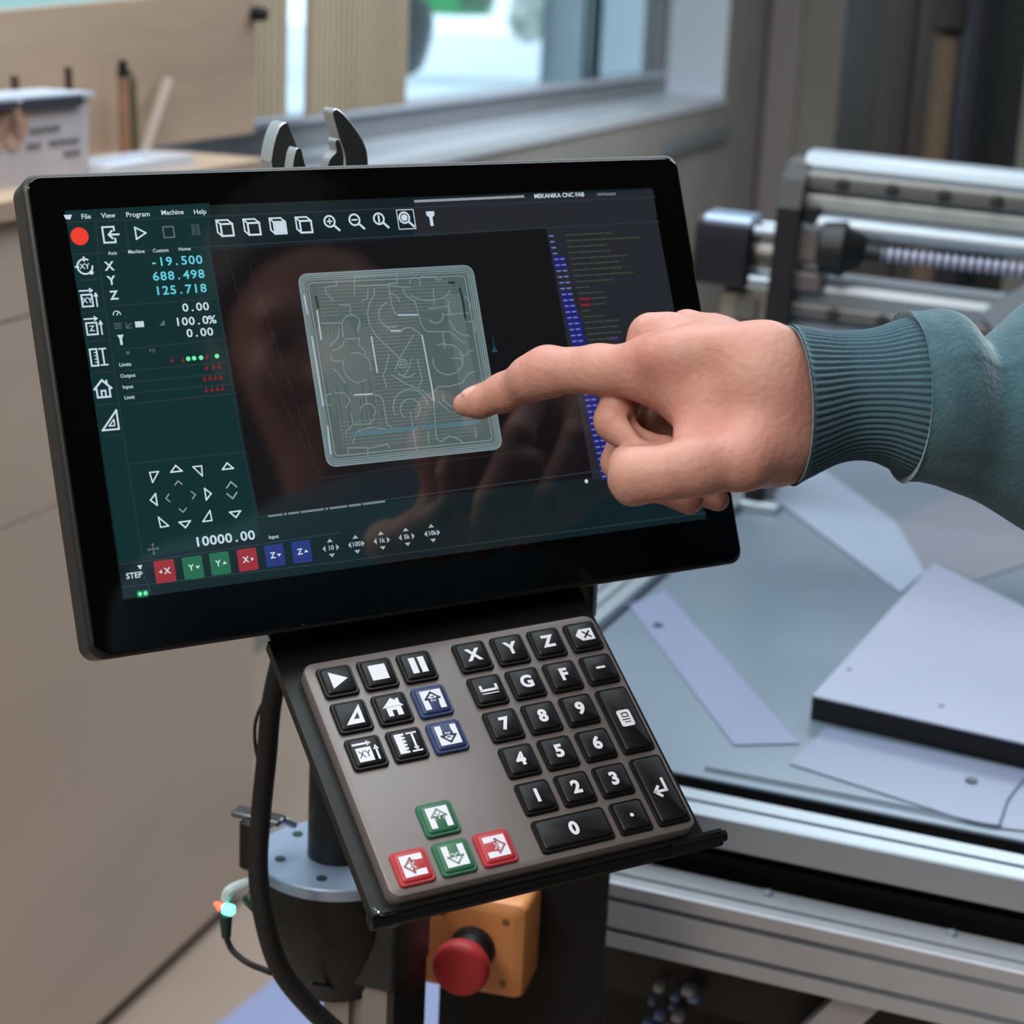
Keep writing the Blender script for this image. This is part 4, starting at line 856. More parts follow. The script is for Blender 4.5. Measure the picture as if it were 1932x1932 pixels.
g.loft([[kw(x, y, z) for x, y in [(x0-.002, y0), (x0, y0), (x0, y1-.01), (x0-.002, y1-.01)]] for z in (-.0155, -.0087)])
g.loft([[kw(x, y, z) for x, y in [(x0-.002, y0-.002), (x1+.01, y0-.002), (x1+.01, y0+.0), (x0-.002, y0)]] for z in (-.020, -.0075)])
T.part('keypad_tray', g, bs, True, smooth=False)
g = Geo(); c0 = kw(x1+.004, y0-.003, -.012); g.cyl(kw(x0-.002, y0-.001, -.016), kw(x1+.012, y0-.001, -.016), .0045, n=12); g.cyl(kw(x1-.02, y0-.002, -.012), kw(x1+.013, y0-.002, -.012), .005, .0035, n=10)
T.part('hinge_rod', g, bs, True)
g = Geo(); g.tube([kw(x0-.001, y0+.008, -.012), kw(x0+.001, y0-.001, -.008), kw(x0+.006, y0-.002, -.010), kw(x0+.014, y0-.001, -.012)], .0009, 6); T.part('tray_clip', g, mat('shiny clip', (120, 124, 128), rough=.2, metal=.9), True)
def mw(x, y, z): return FM[:3, :3] @ np.array([x, y, z])+FM[:3, 3]
# arm from the pole to the back of the monitor
pt = base_c.copy(); zt_ = mw(.17, -.10, -.05)[2]+.03
T.part('pole', Geo().cyl([pt[0], pt[1], base_c[2]-.005], [pt[0], pt[1], zt_], .0205, .0195, 28, bev=.001), mat('satin black pole', (8, 8, 9), rough=.45), True)
T.part('arm', Geo().cyl([pt[0], pt[1], zt_-.03], mw(.17, -.105, -.05), .014, n=16), bs, True)
g = Geo(); cw = mw(.17, -.105, -.05); A = FM[:3, :3]; g.bbox(cw, (.05, .05, .005), A, .003); T.part('mount_plate', g, bs, True)
T.part('tray_strut', Geo().cyl(kw((x0+x1)/2, y1-.02, -.013), [pt[0], pt[1], base_c[2]+.12], .010, n=12), bs, True)
disc = mat('blue steel disc', (160, 180, 206), rough=.35, metal=.65, var=.08, vscale=14)
R_ = .0545
T.part('swivel_disc', Geo().lathe(base_c, (0, 0, -1), [(0, .0215), (0, R_-.001), (.001, R_), (.008, R_), (.008, .02)], 48), disc, True)
for k in range(6):
    a = math.radians(60*k+200); c = base_c+[R_*.72*math.cos(a), R_*.72*math.sin(a), .0002]
    T.part('disc_hole', Geo().lathe(c, (0, 0, 1), [(0, .0036), (.0006, .0036)], 14), mat('hole teal', (14, 40, 46)), True)
T.part('swivel_body', Geo().lathe(base_c-[0, 0, .008], (0, 0, -1), [(0, R_-.001), (.02, R_), (.035, R_-.002), (.06, R_-.010), (.085, R_-.022), (.09, 0.02)], 40), mat('black swivel', (9, 10, 11), rough=.5), True)
pc = base_c
g = Geo(); A = UA; g.bbox(pc+MU*.016+MB*.02+np.array([0, 0, -.064]), (.016, .03, .012), A, .003); T.part('mount_bracket', g, bs, True)
# supporting post of slotted extrusion
pw = W(700, 1860, 1.29); ptop = W(700, 1768, 1.29)[2]
T = Thing('support_post', 'vertical slotted aluminium post below the round swivel base', 'post', loc=[pw[0], pw[1], 0])
def post_sec(s, c=(.0, .0)):
    n = .005; d = .006; P0 = []
    side = [(-s, -s), (-n, -s), (-n, -s+d), (n, -s+d), (n, -s)]
    for k in range(4):
        a = PI/2*k; P0 += [(x*math.cos(a)-y*math.sin(a), x*math.sin(a)+y*math.cos(a)) for x, y in side]
    return P0
sec = post_sec(.0235); zz = ptop
T.part('extrusion', Geo().loft([[np.array([pw[0], pw[1], z])+MU*x+MB*y for x, y in sec] for z in (0, zz)]), mat('grey post', (150, 146, 144), rough=.4, metal=.6), True, smooth=False)
T.part('clamp_plate', Geo().bbox(np.array([pw[0], pw[1], zz+.012])+MU*.004-MB*.004, (.028, .03, .026), UA, .003), mat('olive black bracket', (34, 36, 36), rough=.45), True)
T.part('side_plate', Geo().bbox(np.array([pw[0], pw[1], zz-.2])+MU*.0265, (.003, .026, .2), UA, .001), mat('olive black bracket', (34, 36, 36), rough=.45), True)
T.part('foot', Geo().bbox([pw[0], pw[1], .006], (.05, .05, .006), UA, .003), bs, True)
# dark bracket panel behind the stop button
q = W(905, 1800, 1.37)
# ================================================================== EMERGENCY STOP
c = W(892, 1788, 1.34); en = np.array([-math.sin(math.radians(14)), -math.cos(math.radians(14)), 0]); eu = np.cross([0, 0, 1], -en); eu /= np.linalg.norm(eu)
eu = np.array([-en[1], en[0], 0]); eu = eu if eu@MU > 0 else -eu
FE = np.eye(4); FE[:3, 0] = eu; FE[:3, 1] = [0, 0, 1]; FE[:3, 2] = np.cross(eu, [0, 0, 1]); FE[:3, 3] = c
T = Thing('emergency_stop', 'orange-yellow emergency stop box with red mushroom button under the keypad tray', 'emergency stop', frame=FE)
yel = mat('orange yellow plastic', (240, 162, 100), rough=.42, var=.04)
g = Geo(); slab(g, -.043, -.037, .037, .037, .006, [(0, -.045), (0, -.008), (.0015, -.004), (.008, 0)], 6); T.part('box', g, yel)
for x, y in ((.023, .024), (.023, -.024), (-.023, .024), (-.023, -.024)): T.part('screw', Geo().lathe((x, y, -.0003), (0, 0, 1), [(0, .0028), (.0008, .0028), (.001, .002)], 14), mat('screw tan', (150, 110, 72), rough=.4))
T.part('collar', Geo().lathe((0, .0, 0), (0, 0, 1), [(0, .0165), (.005, .0165), (.007, .014), (.02, .012)], 32), mat('black collar', (16, 16, 17), rough=.5))
T.part('button', Geo().lathe((0, .0, .010), (0, 0, 1), [(0, .012), (.008, .0145), (.012, .0175), (.015, .0198), (.0225, .0198), (.0250, .0184), (.0262, .0145), (.0268, .0005)], 40), mat('red button', (182, 46, 52), rough=.5), angle=60)
w = np.array(mc(0, 0, 0))
g = Geo(); slab(g, -.036, -.16, .085, .085, .003, [(0, -.052), (0, -.046)], 3); T.part('back_plate', g, und)

# ================================================================== CABLES and small electronics at the stand
cab = mat('black cable sleeve', (14, 14, 16), rough=.6, bump=.4, bscale=300)
def cable(pts, r, label, m=cab, name='cable'):
    P_ = [W(*p) for p in pts]; o = P_[-1]; single(name, Geo().tube(P_, r, 12), m, label, 'cable', origin=o); return
cable([(560, 1150, 1.13), (532, 1240, 1.14), (512, 1330, 1.15), (503, 1430, 1.16), (492, 1540, 1.17), (487, 1640, 1.175), (500, 1740, 1.18), (530, 1830, 1.19), (585, 1900, 1.20), (650, 1960, 1.21)], .0064, 'thick black sleeved cable curving down left of the pole')
cable([(516, 1305, 1.165), (494, 1330, 1.165), (481, 1370, 1.165), (484, 1420, 1.165), (498, 1460, 1.168)], .0011, 'thin black wire looping off the thick cable')
cable([(427, 1770, 1.22), (440, 1795, 1.22), (470, 1818, 1.215), (512, 1835, 1.20)], .0020, 'thin black cable from the glowing plug to the thick cable')
cable([(585, 1855, 1.23), (620, 1862, 1.25), (655, 1880, 1.27)], .0016, 'thin dark teal cable behind the thick cable bottom', mat('teal cable', (18, 50, 58)))
T = Thing('cable_plug', 'small plug with red and green lights hanging left of the stand', 'plug', loc=W(428, 1740, 1.22))
a, b = W(424, 1705, 1.22), W(427, 1770, 1.22)
T.part('body', Geo().cyl(W(426, 1728, 1.22), b, .0042, .003, 14, bev=.0005), mat('dark green plug', (20, 44, 40), rough=.4), True)
T.part('green_lamp', Geo().bbox(W(431, 1716, 1.216), (.0042, .003, .0034), UA, .0012), mat('green glow', (40, 160, 120), emit=(120, 255, 210), es=2.2), True)
T.part('red_lamp', Geo().cyl(W(418, 1712, 1.218), W(404, 1703, 1.218), .0034, .0010, 12), mat('red glow', (200, 60, 40), emit=(255, 110, 80), es=1.6), True)
g = Geo().tube([W(424, 1700, 1.22), W(432, 1684, 1.22), W(450, 1672, 1.22), W(478, 1662, 1.215)], [.003, .0042, .0036, .003], 10); T.part('strain_relief', g, mat('clear plastic', (168, 184, 186), rough=.3), True)
T.part('connector', Geo().cyl(W(470, 1690, 1.215), W(492, 1712, 1.21), .006, n=14), mat('dark green plug', (20, 44, 40)), True)
T = Thing('cable_clamp', 'small black clamp with silver top gripping the thick cable', 'clamp', loc=W(468, 1600, 1.2))
g = Geo().bbox(W(474, 1592, 1.205), (.006, .006, .017), UA, .002); T.part('jaw', g, bs, True)
T.part('jaw', Geo().bbox(W(462, 1590, 1.21), (.0022, .004, .016), UA, .0008), bs, True)
T.part('lever', Geo().bbox(W(488, 1540, 1.205), (.017, .006, .0022), UA, .001), mat('shiny clip', (150, 160, 168)), True)
T.part('lever', Geo().tube([W(505, 1560, 1.25), W(530, 1548, 1.26), W(555, 1556, 1.27)], .003, 8), mat('silver lever', (170, 182, 188), rough=.3, metal=.6), True)
T = Thing('cable_socket', 'black connector behind the monitor lower right edge', 'connector', loc=W(1105, 1120, 1.14))
T.part('body', Geo().bbox(W(1103, 1118, 1.14), (.007, .006, .016), UA, .002), bs, True)
T.part('wire', Geo().tube([W(1108, 1130, 1.14), W(1112, 1150, 1.14), W(1104, 1180, 1.15)], .0022, 8), bs, True)

# ================================================================== WRENCHES behind the monitor
wm = mat('dark chrome', (70, 76, 74), rough=.4, metal=.6, var=.1, vscale=20)
def wrench(pts, d, th, label):
    n = np.cross(FM[:3, 0], [0, 0, 1]); n /= np.linalg.norm(n); n = n if n@(W(600, 300, 1)-CAM) > 0 else -n
    P0 = W(600, 320, d); Q_ = spline([WPL(x, y, P0, n) for x, y in pts]+[WPL(*pts[0], P0, n)], 4)[:-1]
    ctr = Q_.mean(0); g = Geo()
    T = Thing('open_end_wrench', label, 'wrench', loc=WPL(600, 700, P0, n), group=None)
    cut = lambda k: Q_+(ctr-Q_)*k
    g.loft([list(Q_+n*0), list(Q_+n*th)], cap=False, mi=1)
    g.loft([list(Q_+(ctr-Q_)*.025-n*.0012), list(Q_+n*0)], cap=False, mi=1)
    v, f = [], []
    import mathutils.geometry as mg
    e1 = FM[:3, 0]-n*(FM[:3, 0]@n); e1 /= np.linalg.norm(e1); e2 = np.cross(n, e1)
    flat = [Vector((float((q-ctr)@e1), float((q-ctr)@e2), 0)) for q in Q_]
    tri_ = mg.tessellate_polygon([flat])
    for off, fl in ((-.0012, 0), (th, 1)):
        g.add([q+(ctr-q)*(.025 if off < 0 else 0)+n*off for q in Q_], [tuple(t) if fl else tuple(reversed(t)) for t in tri_])
    T.part('head', g, [wm, mat('bright chrome edge', (176, 184, 188), rough=.3, metal=.6)], True, smooth=False)
    hb = WPL(612, 392, P0, n); he = WPL(640, 900, P0, n); dd = he-hb; L = np.linalg.norm(dd); dd /= L; A = np.column_stack([np.cross(dd, n), n, dd])
    T.part('handle', Geo().bbox((hb+he)/2+n*th/2, (.010, th*.4, L/2), A, .002), wm, True)
wrench([(508, 305), (512, 280), (518, 256), (526, 238), (535, 231), (541, 233), (545, 246), (553, 265), (562, 290), (574, 330), (600, 352), (628, 340), (650, 318), (650, 290), (641, 262), (632, 232), (627, 212), (632, 205), (639, 207), (652, 219), (671, 243), (686, 268), (693, 292), (692, 330), (668, 375), (610, 400), (550, 385), (518, 345)], 1.13, .014, 'large open-end wrench standing behind the monitor top edge')
wrench([(548, 330), (552, 300), (556, 284), (561, 279), (567, 284), (571, 303), (580, 328), (596, 336), (612, 326), (622, 300), (634, 286), (632, 268), (636, 262), (642, 270), (648, 300), (640, 345), (600, 372), (560, 355)], 1.095, .010, 'smaller open-end wrench nested in front of the large one')

# ================================================================== PERSON (operator, right arm reaching to the screen)
try:
    import openvdb as vdb
except ImportError:
    import pyopenvdb as vdb
def rcone(P, a, b, ra, rb):
    # signed distance to a round cone
    ba = b-a; l2 = ba@ba; rr_ = ra-rb; a2 = l2-rr_*rr_; il2 = 1./l2
    pa = P-a; y = pa@ba; z = y-l2; x2 = ((pa*l2-y[..., None]*ba)**2).sum(-1); y2 = y*y*l2; z2 = z*z*l2
    k = np.sign(rr_)*rr_*rr_*x2
    out = (np.sqrt(x2*a2*il2)+y*rr_)*il2-ra
    m = np.sign(z)*a2*z2 > k; out = np.where(m, np.sqrt(x2+z2)*il2-rb, out)
    m2 = (~m) & (np.sign(y)*a2*y2 < k); return np.where(m2, np.sqrt(x2+y2)*il2-ra, out)
def smin(a, b, k):
    h = np.maximum(k-np.abs(a-b), 0)/k; return np.minimum(a, b)-h*h*k*.25
def smax(a, b, k): return -smin(-a, -b, k)
def ell(P, c, r, A=None):
    q = (P-c) if A is None else (P-c)@A
    k0 = np.sqrt(((q/r)**2).sum(-1)); k1 = np.sqrt(((q/(np.asarray(r)**2))**2).sum(-1)); return k0*(k0-1)/np.maximum(k1, 1e-9)
def polygonize(fn, lo, hi, h):
    lo = np.array(lo, float); n = (np.ceil((np.array(hi)-lo)/h)).astype(int)+1
    G = np.stack(np.meshgrid(*[lo[i]+h*np.arange(n[i]) for i in range(3)], indexing='ij'), -1).astype(np.float32)
    D = fn(G).astype(np.float32)
    D[0], D[-1], D[:, 0], D[:, -1], D[:, :, 0], D[:, :, -1] = [np.maximum(q, h) for q in (D[0], D[-1], D[:, 0], D[:, -1], D[:, :, 0], D[:, :, -1])]
    g = vdb.FloatGrid(); g.background = 1e3; g.copyFromArray(D)
    pts, quads = g.convertToQuads(0.0)
    return pts*h+lo, np.array(quads)
Hc = lambda px, py, d: Cm(px, py, d)*1000.     # camera space, millimetres
def rp(px, d): return px/F*d                   # pixel radius -> mm
def hand_sdf(P):
    C3 = lambda px, py, d, r: (Hc(px, py, d/1000.).astype(np.float32), rp(r, d))
    def chain(pts, k):
        D = None
        for (a, ra), (b, rb) in zip(pts[:-1], pts[1:]):
            d = rcone(P, a, b, ra, rb); D = d if D is None else smin(D, d, k)
        return D
    # back of the hand, wrist, forearm
    D = chain([C3(1600, 740, 945, 60), C3(1500, 716, 930, 80), C3(1440, 700, 920, 88), C3(1330, 690, 938, 80), C3(1255, 684, 944, 52)], 6)
    for ch, k in (([C3(1600, 770, 955, 54), C3(1500, 788, 940, 76), C3(1450, 812, 925, 96), C3(1380, 800, 930, 76), C3(1330, 760, 936, 62)], 22),
                  ([C3(1600, 755, 950, 74), C3(1500, 756, 955, 98), C3(1440, 752, 955, 108), C3(1330, 700, 972, 84), C3(1262, 640, 978, 50)], 22),
                  ([C3(1470, 745, 985, 96), C3(1345, 668, 1000, 70), C3(1296, 622, 1003, 37)], 18),
                  ([C3(1470, 770, 1005, 84), C3(1380, 700, 1022, 70), C3(1345, 628, 1026, 36)], 18),
                  ([C3(1900, 800, 960, 105), C3(1640, 760, 945, 78), C3(1500, 762, 948, 96)], 20)):
        D = smin(D, chain(ch, 6), k)
    # tendons
    D = smin(D, chain([C3(1440, 655, 915, 14), C3(1350, 648, 915, 14), C3(1262, 655, 926, 14)], 4), 16)
    # thumb ball and thumb
    D = smin(D, chain([C3(1560, 800, 955, 24), C3(1485, 846, 924, 40), C3(1400, 868, 902, 56), C3(1310, 880, 898, 52)], 5), 16)
    th = chain([C3(1310, 882, 898, 51), C3(1255, 893, 897, 47), C3(1203, 896, 900, 49)], 6)
    th = smin(th, chain([C3(1205, 898, 902, 47), C3(1190, 885, 925, 40), C3(1182, 872, 944, 33)], 4), 7)
    th = smin(th, chain([C3(1186, 926, 905, 18), C3(1176, 912, 907, 18)], 3), 9)
    D = smin(D, th, 7)
    # index finger
    ix = chain([C3(1300, 712, 935, 66), C3(1218, 700, 945, 53), C3(1130, 697, 962, 45), C3(1035, 701, 980, 44.5), C3(1000, 712, 984, 41)], 5)
    ix = smin(ix, chain([C3(1030, 702, 980, 43), C3(950, 741, 1000, 35.5), C3(905, 758, 1006, 29.5), C3(877, 763, 1009, 22.5)], 4), 5)
    D = smin(D, ix, 14)
    # web between index finger and thumb
    D = smin(D, chain([C3(1330, 770, 925, 40), C3(1300, 826, 915, 28)], 3), 14)
    # curled fingers
    mid = chain([C3(1262, 640, 978, 46), C3(1228, 632, 978, 42)], 4)
    mid = smin(mid, chain([C3(1228, 640, 980, 38), C3(1185, 725, 972, 36), C3(1158, 790, 962, 38)], 4), 5)
    mid2 = chain([C3(1160, 800, 962, 37), C3(1215, 842, 950, 30), C3(1270, 850, 945, 26)], 4)
    mid = smin(mid, mid2, 2.5)
    D = smin(D, mid, 3.5)
    rg = chain([C3(1296, 622, 1003, 36), C3(1215, 740, 1000, 34), C3(1168, 868, 985, 34)], 4)
    rg = smin(rg, chain([C3(1168, 876, 983, 33), C3(1240, 915, 962, 30), C3(1300, 944, 950, 27)], 4), 3)
    D = smin(D, rg, 2.5)
    pk = chain([C3(1345, 628, 1026, 33), C3(1290, 760, 1024, 30), C3(1235, 880, 1010, 28)], 4)
    pk = smin(pk, chain([C3(1240, 890, 1008, 27), C3(1310, 925, 985, 25), C3(1354, 943, 968, 22)], 4), 3)
    D = smin(D, pk, 2.5)
    # knuckle of the index finger, soft dimple below it
    D = smin(D, chain([C3(1240, 672, 925, 14), C3(1275, 668, 920, 12)], 3), 16)
    D = smin(D, chain([C3(1215, 800, 1000, 36), C3(1320, 800, 985, 66)], 3), 3)
    # hollow under the index finger
    hol = chain([C3(1262, 826, 915, 4), C3(1222, 806, 905, 17), C3(1196, 788, 900, 20)], 4)
    hol = np.minimum(hol, chain([C3(1262, 826, 935, 5), C3(1225, 810, 945, 17), C3(1200, 796, 955, 15)], 4))
    D = smax(D, -hol, 4)
    return D
hl = np.array([Hc(840, 560, .93), Hc(1720, 1000, .93), Hc(840, 560, 1.06), Hc(1720, 1000, 1.06), Hc(1400, 560, .86), Hc(1700, 1000, .86)])
hv, hf = polygonize(hand_sdf, hl.min(0)-2, hl.max(0)+2, 1.05)
hw = CAM+(hv/1000.)@RW.T
# person frame: head position from the reflection seen in the screen
HC = np.array([.372, -.300, .598]); HW = toW(HC)
look = toW(Cm(870, 760, 1.01))-HW; look /= np.linalg.norm(look)
fh = np.array([look[0], look[1], 0]); fh /= np.linalg.norm(fh); rh = np.cross(fh, [0, 0, 1])
hz = look*.0; HUP = np.cross(rh, look); HUP /= np.linalg.norm(HUP)
HA = np.column_stack([rh, look, HUP])         # right, forward, up of the head
feet = np.array([HW[0], HW[1], 0])-fh*.12
neck = HW-HUP*.11-look*.03-np.array([0, 0, .10])
shR = neck+rh*.165+fh*.0-np.array([0, 0, .03]); shL = neck-rh*.165+fh*.02-np.array([0, 0, .03])
elR = W(2560, 1010, .985); wrR = W(1620, 775, .94)
elL = shL-np.array([0, 0, .27])+fh*.03-rh*.05; wrL = elL-np.array([0, 0, .22])+fh*.08
hip = feet+np.array([0, 0, .90])-fh*.05
print('shoulder', np.linalg.norm(shR-elR), 'forearm', np.linalg.norm(elR-wrR), HW, feet)
def body_skin(P):
    q = (P-HW.astype(np.float32))@HA.astype(np.float32)
    D = ell(q, (0, -.005, .02), (.076, .096, .100))
    D = smin(D, ell(q, (0, .028, -.055), (.056, .062, .066)), .04)
    D = smin(D, ell(q, (0, .062, -.10), (.026, .022, .018)), .03)
    c = lambda a, b, ra, rb: rcone(q, np.array(a, np.float32), np.array(b, np.float32), ra, rb)
    D = smin(D, c((0, .088, .012), (0, .112, -.026), .007, .0125), .012)
    D = smin(D, c((-.012, .098, -.030), (.012, .098, -.030), .009, .009), .008)
    D = smin(D, c((-.036, .080, .026), (.036, .080, .026), .010, .010), .014)
    for s in (-1, 1):
        D = smax(D, -(np.linalg.norm(q-np.array((s*.033, .100, .006), np.float32), axis=-1)-.017), .012)
        D = smin(D, c((s*.046, .068, -.02), (s*.04, .074, -.03), .016, .014), .02)
        D = smin(D, ell(q, (s*.080, -.008, -.004), (.010, .018, .031)), .008)
    D = smin(D, c((-.020, .090, -.058), (.020, .090, -.058), .0075, .0075), .008)
    D = smin(D, c((-.014, .090, -.068), (.014, .090, -.068), .008, .008), .006)
    n0 = neck.astype(np.float32); D = smin(D, rcone(P, (HW-HUP*.05-look*.02).astype(np.float32), n0-np.array([0, 0, .03], np.float32), .055, .062), .03)
    return D
def cl(lo, hi, fn, h): return polygonize(fn, lo, hi, h)
bv, bf = cl(HW-.16-np.array([0, 0, .12]), HW+.16, body_skin, .0045)
# upper arms / forearm core, under the sleeve, joins hand and torso into the same body mesh
def torso(P, grow=0.):
    f = lambda a: np.asarray(a, np.float32)
    D = rcone(P, f(neck-[0, 0, .06]), f(hip+[0, 0, .12]), .115+grow, .125+grow)
    D = smin(D, rcone(P, f(shR-[0, 0, .02]-rh*.02), f(shL-[0, 0, .02]+rh*.02), .062+grow, .062+grow), .07)
    D = smin(D, rcone(P, f(hip+[0, 0, .05]-rh*.05), f(hip+[0, 0, .05]+rh*.05), .13+grow, .13+grow), .06)
    for a, b, c in ((shR, elR, None), (shL, elL, wrL)):
        D = smin(D, rcone(P, f(a), f(b), .052+grow, .043+grow), .03)
        if c is not None: D = smin(D, rcone(P, f(b), f(c), .042+grow, .03+grow), .012)
    D = smin(D, rcone(P, f(elR), f(W(1960, 800, .955)), .043+grow, .035+grow), .015)
    return D
g = Geo()
g.v = [tuple(p) for p in hw]; g.f = [tuple(int(i) for i in q) for q in hf]; g.m = [0]*len(g.f)
g.add(bv.tolist(), bf.tolist())
tl_ = np.array([shR, shL, elR, elL, wrL, hip, W(1960, 800, .955)])
tv, tf = cl(tl_.min(0)-.17, tl_.max(0)+.15, lambda P: torso(P, -.006), .014)
g.add(tv.tolist(), tf.tolist())
# left hand (relaxed by the side)
wl = wrL; dn = np.array([0, 0, -1.])
def lhand(P):
    f = lambda a: np.asarray(a, np.float32); D = rcone(P, f(wl+[0, 0, .04]), f(wl+dn*.07), .028, .030)
    for i, (o, L) in enumerate(((-.028, .072), (-.009, .08), (.010, .074), (.027, .058))):
        k0 = wl+dn*.085+fh*o; k1 = k0+dn*L*.55+rh*.006; k2 = k1+dn*L*.45+rh*.02; D = smin(D, np.minimum(rcone(P, f(k0), f(k1), .0095, .0085), rcone(P, f(k1), f(k2), .0085, .007)), .004)
    k0 = wl+dn*.03+fh*(-.02)+rh*.01; D = smin(D, rcone(P, f(wl+dn*.03+fh*.024), f(wl+dn*.095+fh*.052+rh*.012), .014, .009), .008)
    return D
lv, lf = cl(wl+[-.09, -.09, -.22], wl+[.09, .09, .07], lhand, .004)
g.add(lv.tolist(), lf.tolist())
skin = mat('skin', (184, 139, 124), rough=.5, var=.1, vscale=30, col2=(176, 122, 110), bump=.3, bscale=260, sss=.08, spec=.35)
inv = np.eye(4); inv[:3, 3] = -feet
person = link('person', g, skin, None, True, inv, 80); person.location = feet
person['label'] = 'person in a teal sweatshirt reaching in from the right, index finger touching the monitor screen'; person['category'] = 'person'
def pp(name, g, m, label=None, parent=None, smooth=True, angle=60):
    o = link(name, g, m, parent or person, smooth, inv, angle)
    if label: o['label'] = label
    return o
# nail of the index finger
def cw3(px, py, d): return W(px, py, d/1000.)
g = Geo(); a, b = cw3(872, 744, 1003), cw3(896, 733, 1001); dd = (b-a)/np.linalg.norm(b-a); vw = (CAM-a)/np.linalg.norm(CAM-a); up_ = np.cross(dd, vw); up_ = up_ if up_[2] > 0 else -up_
nn = up_*.8+vw*.6; nn /= np.linalg.norm(nn); sd_ = np.cross(nn, dd)
rings = []
for t in np.linspace(0, 1, 7):
    wv = .0046*math.sqrt(max(.05, 1-(2*t-1)**4)); rings.append([a+dd*t*.0085+sd_*wv*s+nn*(.0012-.0022*s*s) for s in np.linspace(-1, 1, 9)])
g.loft(rings, cap=False, closed=False)
pp('fingernail', g, mat('nail', (204, 158, 146), rough=.3, spec=.6))
# eyes
for s in (-1, 1):
    e = HW+HA @ np.array([s*.033, .0750, .004]); pp('eye', Geo().lathe(e-look*.0118, look, [(0, 0), (.002, .006), (.006, .0105), (.0118, .0118), (.0176, .0105), (.0216, .006), (.0236, .0005)], 16), mat('eye white', (110, 100, 94), rough=.35))
    pp('iris', Geo().lathe(e+look*.0106, look, [(0, .0056), (.0012, .0050), (.0018, .0008)], 14), mat('iris', (40, 28, 20), rough=.2))
# hair
def hair(P):
    q = (P-HW.astype(np.float32))@HA.astype(np.float32)
    D = ell(q, (0, -.012, .028), (.088, .104, .108))
    pl = (q[..., 1]*.72-q[..., 2]*.62-.010); pl = np.minimum(pl, 9)
    D = smax(D, pl, .012); D = smax(D, -q[..., 2]-.075, .01)
    D = D+.002*np.sin(q[..., 0]*260)*np.cos(q[..., 1]*190+q[..., 2]*120)
    return D
v_, f_ = cl(HW-.15, HW+.16, hair, .0045); pp('hair', Geo().add(v_.tolist(), f_.tolist()), mat('dark hair', (34, 26, 22), rough=.6, bump=.5, bscale=200))
# sweatshirt body and trousers, shoes
swm = mat('teal sweatshirt', (66, 94, 104), rough=.92, var=.1, vscale=120, spec=.15, col2=(56, 84, 94), bump=.5, bscale=420, sheen=.6)
v_, f_ = cl(tl_.min(0)-.2, tl_.max(0)+.18, lambda P: smax(smax(torso(P, .010), -(P[..., 2]-(hip[2]+.02)), .01), -(np.linalg.norm((P-(HW-HUP*.10).astype(np.float32)), axis=-1)-.085), .01), .011)
SG = Geo().add(v_.tolist(), f_.tolist())
tr_m = mat('dark trousers', (36, 40, 52), rough=.9)
ftR = feet+rh*.10; ftL = feet-rh*.10
def trs(P):
    f = lambda a: np.asarray(a, np.float32); D = rcone(P, f(hip+[0, 0, .04]-rh*.05), f(hip+[0, 0, .04]+rh*.05), .135, .135)
    for s, ft in ((1, ftR), (-1, ftL)):
        k = (hip+ft)/2+rh*s*.02+fh*.04; k[2] = .48; D = smin(D, rcone(P, f(hip+rh*s*.08), f(k), .092, .066), .03); D = smin(D, rcone(P, f(k), f([ft[0], ft[1], .10]), .066, .05), .02)
    return smax(D, P[..., 2]-(hip[2]+.11), .01)
v_, f_ = cl(np.array([feet[0]-.3, feet[1]-.3, .03]), np.array([feet[0]+.3, feet[1]+.3, hip[2]+.16]), trs, .016); pp('trousers', Geo().add(v_.tolist(), f_.tolist()), tr_m)
for ft in (ftR, ftL):
    def shoe(P, ft=ft):
        f = lambda a: np.asarray(a, np.float32); D = rcone(P, f([*(ft-fh*.05)[:2], .045]), f([*(ft+fh*.15)[:2], .035]), .044, .036); D = smin(D, rcone(P, f([*ft[:2], .10]), f([*ft[:2], .05]), .042, .045), .03); return smax(D, .001-P[..., 2], .004)
    v_, f_ = cl(np.array([ft[0]-.25, ft[1]-.25, -.01]), np.array([ft[0]+.25, ft[1]+.25, .16]), shoe, .008); pp('shoe', Geo().add(v_.tolist(), f_.tolist()), mat('shoe', (24, 24, 26), rough=.6))
# sleeve in view: rings given by top and bottom outline
def ringset(tab, n, fold=None):
    # tab: px_top,py_top, px_bot,py_bot, depth, thickness ratio ; rings in camera space
    rings = []
    for i, (xt, yt, xb, yb, d, q) in enumerate(tab):
        t = Cm(xt, yt, d); b = Cm(xb, yb, d); c = (t+b)/2; u = (t-b)/2; hh = np.linalg.norm(u)
        axis = np.array([1, 0, .12]); wv = np.cross(u/hh, axis); wv /= np.linalg.norm(wv)
        wv = wv if wv[2] < 0 else -wv            # toward the camera
        ring = []
        for k in range(n):
            a = 2*PI*k/n; r = 1.
            if fold is not None: r = 1+fold(i/(len(tab)-1), a)
            cc, ss = math.cos(a), math.sin(a)
            ring.append(toW(c+(u*ss+wv*hh*q*cc)*r))
        rings.append(ring)
    return rings
def interp_tab(keys, m):
    K_ = np.array(keys, float); x = np.linspace(0, 1, len(K_)); X = np.linspace(0, 1, m)
    S_ = spline(K_, 12); xs = np.linspace(0, 1, len(S_)); return [tuple(np.interp(X_, xs, S_[:, j]) for j in range(K_.shape[1])) for X_ in X]
NR = 66; n_ = NR*8
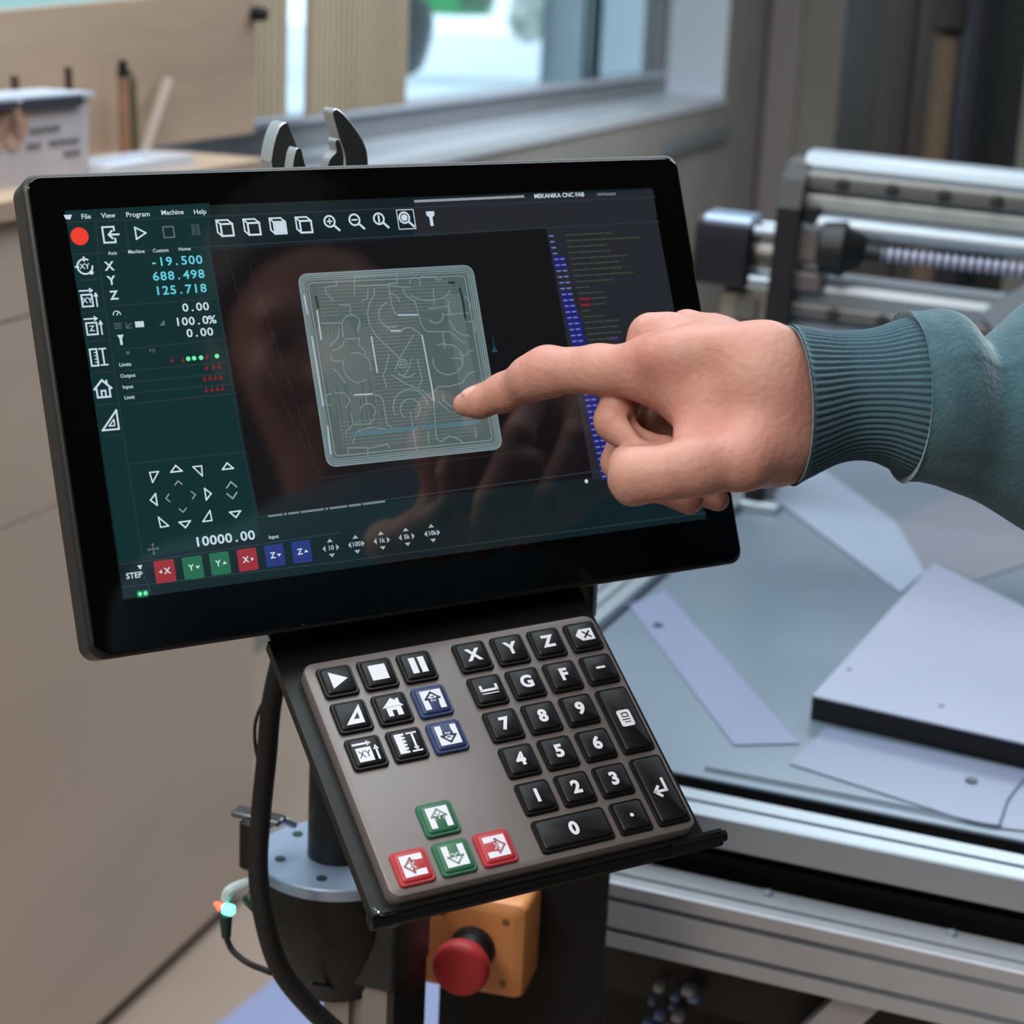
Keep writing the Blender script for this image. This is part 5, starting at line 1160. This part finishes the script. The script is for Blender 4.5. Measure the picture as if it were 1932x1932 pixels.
def ribs(t, a):
    e = min(1, t*14); edge = .012*math.exp(-((t-.012)/.012)**2)
    k = (.5+.5*math.cos(NR*a+.6*math.sin(3*a)))
    return -.034*(1-k)**1.6*e*(1 if t > .02 else .3)+edge
cuff = interp_tab([(1484, 612, 1498, 917, .924, 1.08), (1520, 617, 1530, 900, .927, 1.05), (1570, 624, 1590, 873, .933, 1.0), (1640, 620, 1650, 872, .935, 1.0), (1705, 600, 1712, 900, .938, .95), (1760, 596, 1770, 915, .942, .95)], 46)
cu = Geo().loft(ringset(cuff, n_, ribs), cap=False)
inner = interp_tab([(1484, 614, 1498, 915, .924, 1.06), (1490, 622, 1504, 907, .925, 1.05), (1560, 634, 1570, 866, .931, .98)], 8)
cu.loft([list(reversed(r)) for r in ringset(inner, 96)], cap=False)
pp('cuff', cu, mat('ribbed cuff', (66, 92, 104), rough=.95, spec=.1, bump=.3, bscale=500, sheen=.45), angle=80)
def folds(t, a):
    # a=0 faces the camera, pi/2 is the top
    s = math.sin(a); w = 0.
    w += .05*math.exp(-((t-.10)/.05)**2)*(s > -2)
    w += .012*math.sin(9*t+3*a)+.010*math.sin(23*t+2*a+1)
    w += .035*math.exp(-((t-.33-.05*math.cos(a))/.045)**2)*max(0, s)**2
    w -= .05*math.exp(-((t-.47-.06*math.cos(a))/.05)**2)*max(0, s+.2)
    w += .035*math.exp(-(((a-(.1+.9*t))%(2*PI))/.22)**2)*t
    w -= .028*math.exp(-((((a+1.0-.5*t)+PI)%(2*PI)-PI)/.16)**2)*min(1, t*3)
    w += .006*math.sin(11*a)*math.exp(-t/.12)
    return w
slv = interp_tab([(1722, 606, 1712, 893, .938, .95), (1704, 592, 1706, 902, .937, .98), (1716, 588, 1716, 908, .936, 1.0), (1750, 588, 1745, 914, .936, 1.02), (1800, 594, 1790, 925, .94, 1.02), (1850, 632, 1840, 944, .945, .98), (1900, 600, 1890, 972, .95, .98), (1960, 556, 1950, 1003, .955, .98), (2080, 520, 2060, 1060, .96, .95), (2300, 520, 2280, 1180, .97, .9), (2520, 640, 2500, 1280, .98, .8)], 120)
SG.loft(ringset(slv, 160, folds), cap=True)
pp('sweatshirt', SG, swm, angle=80)
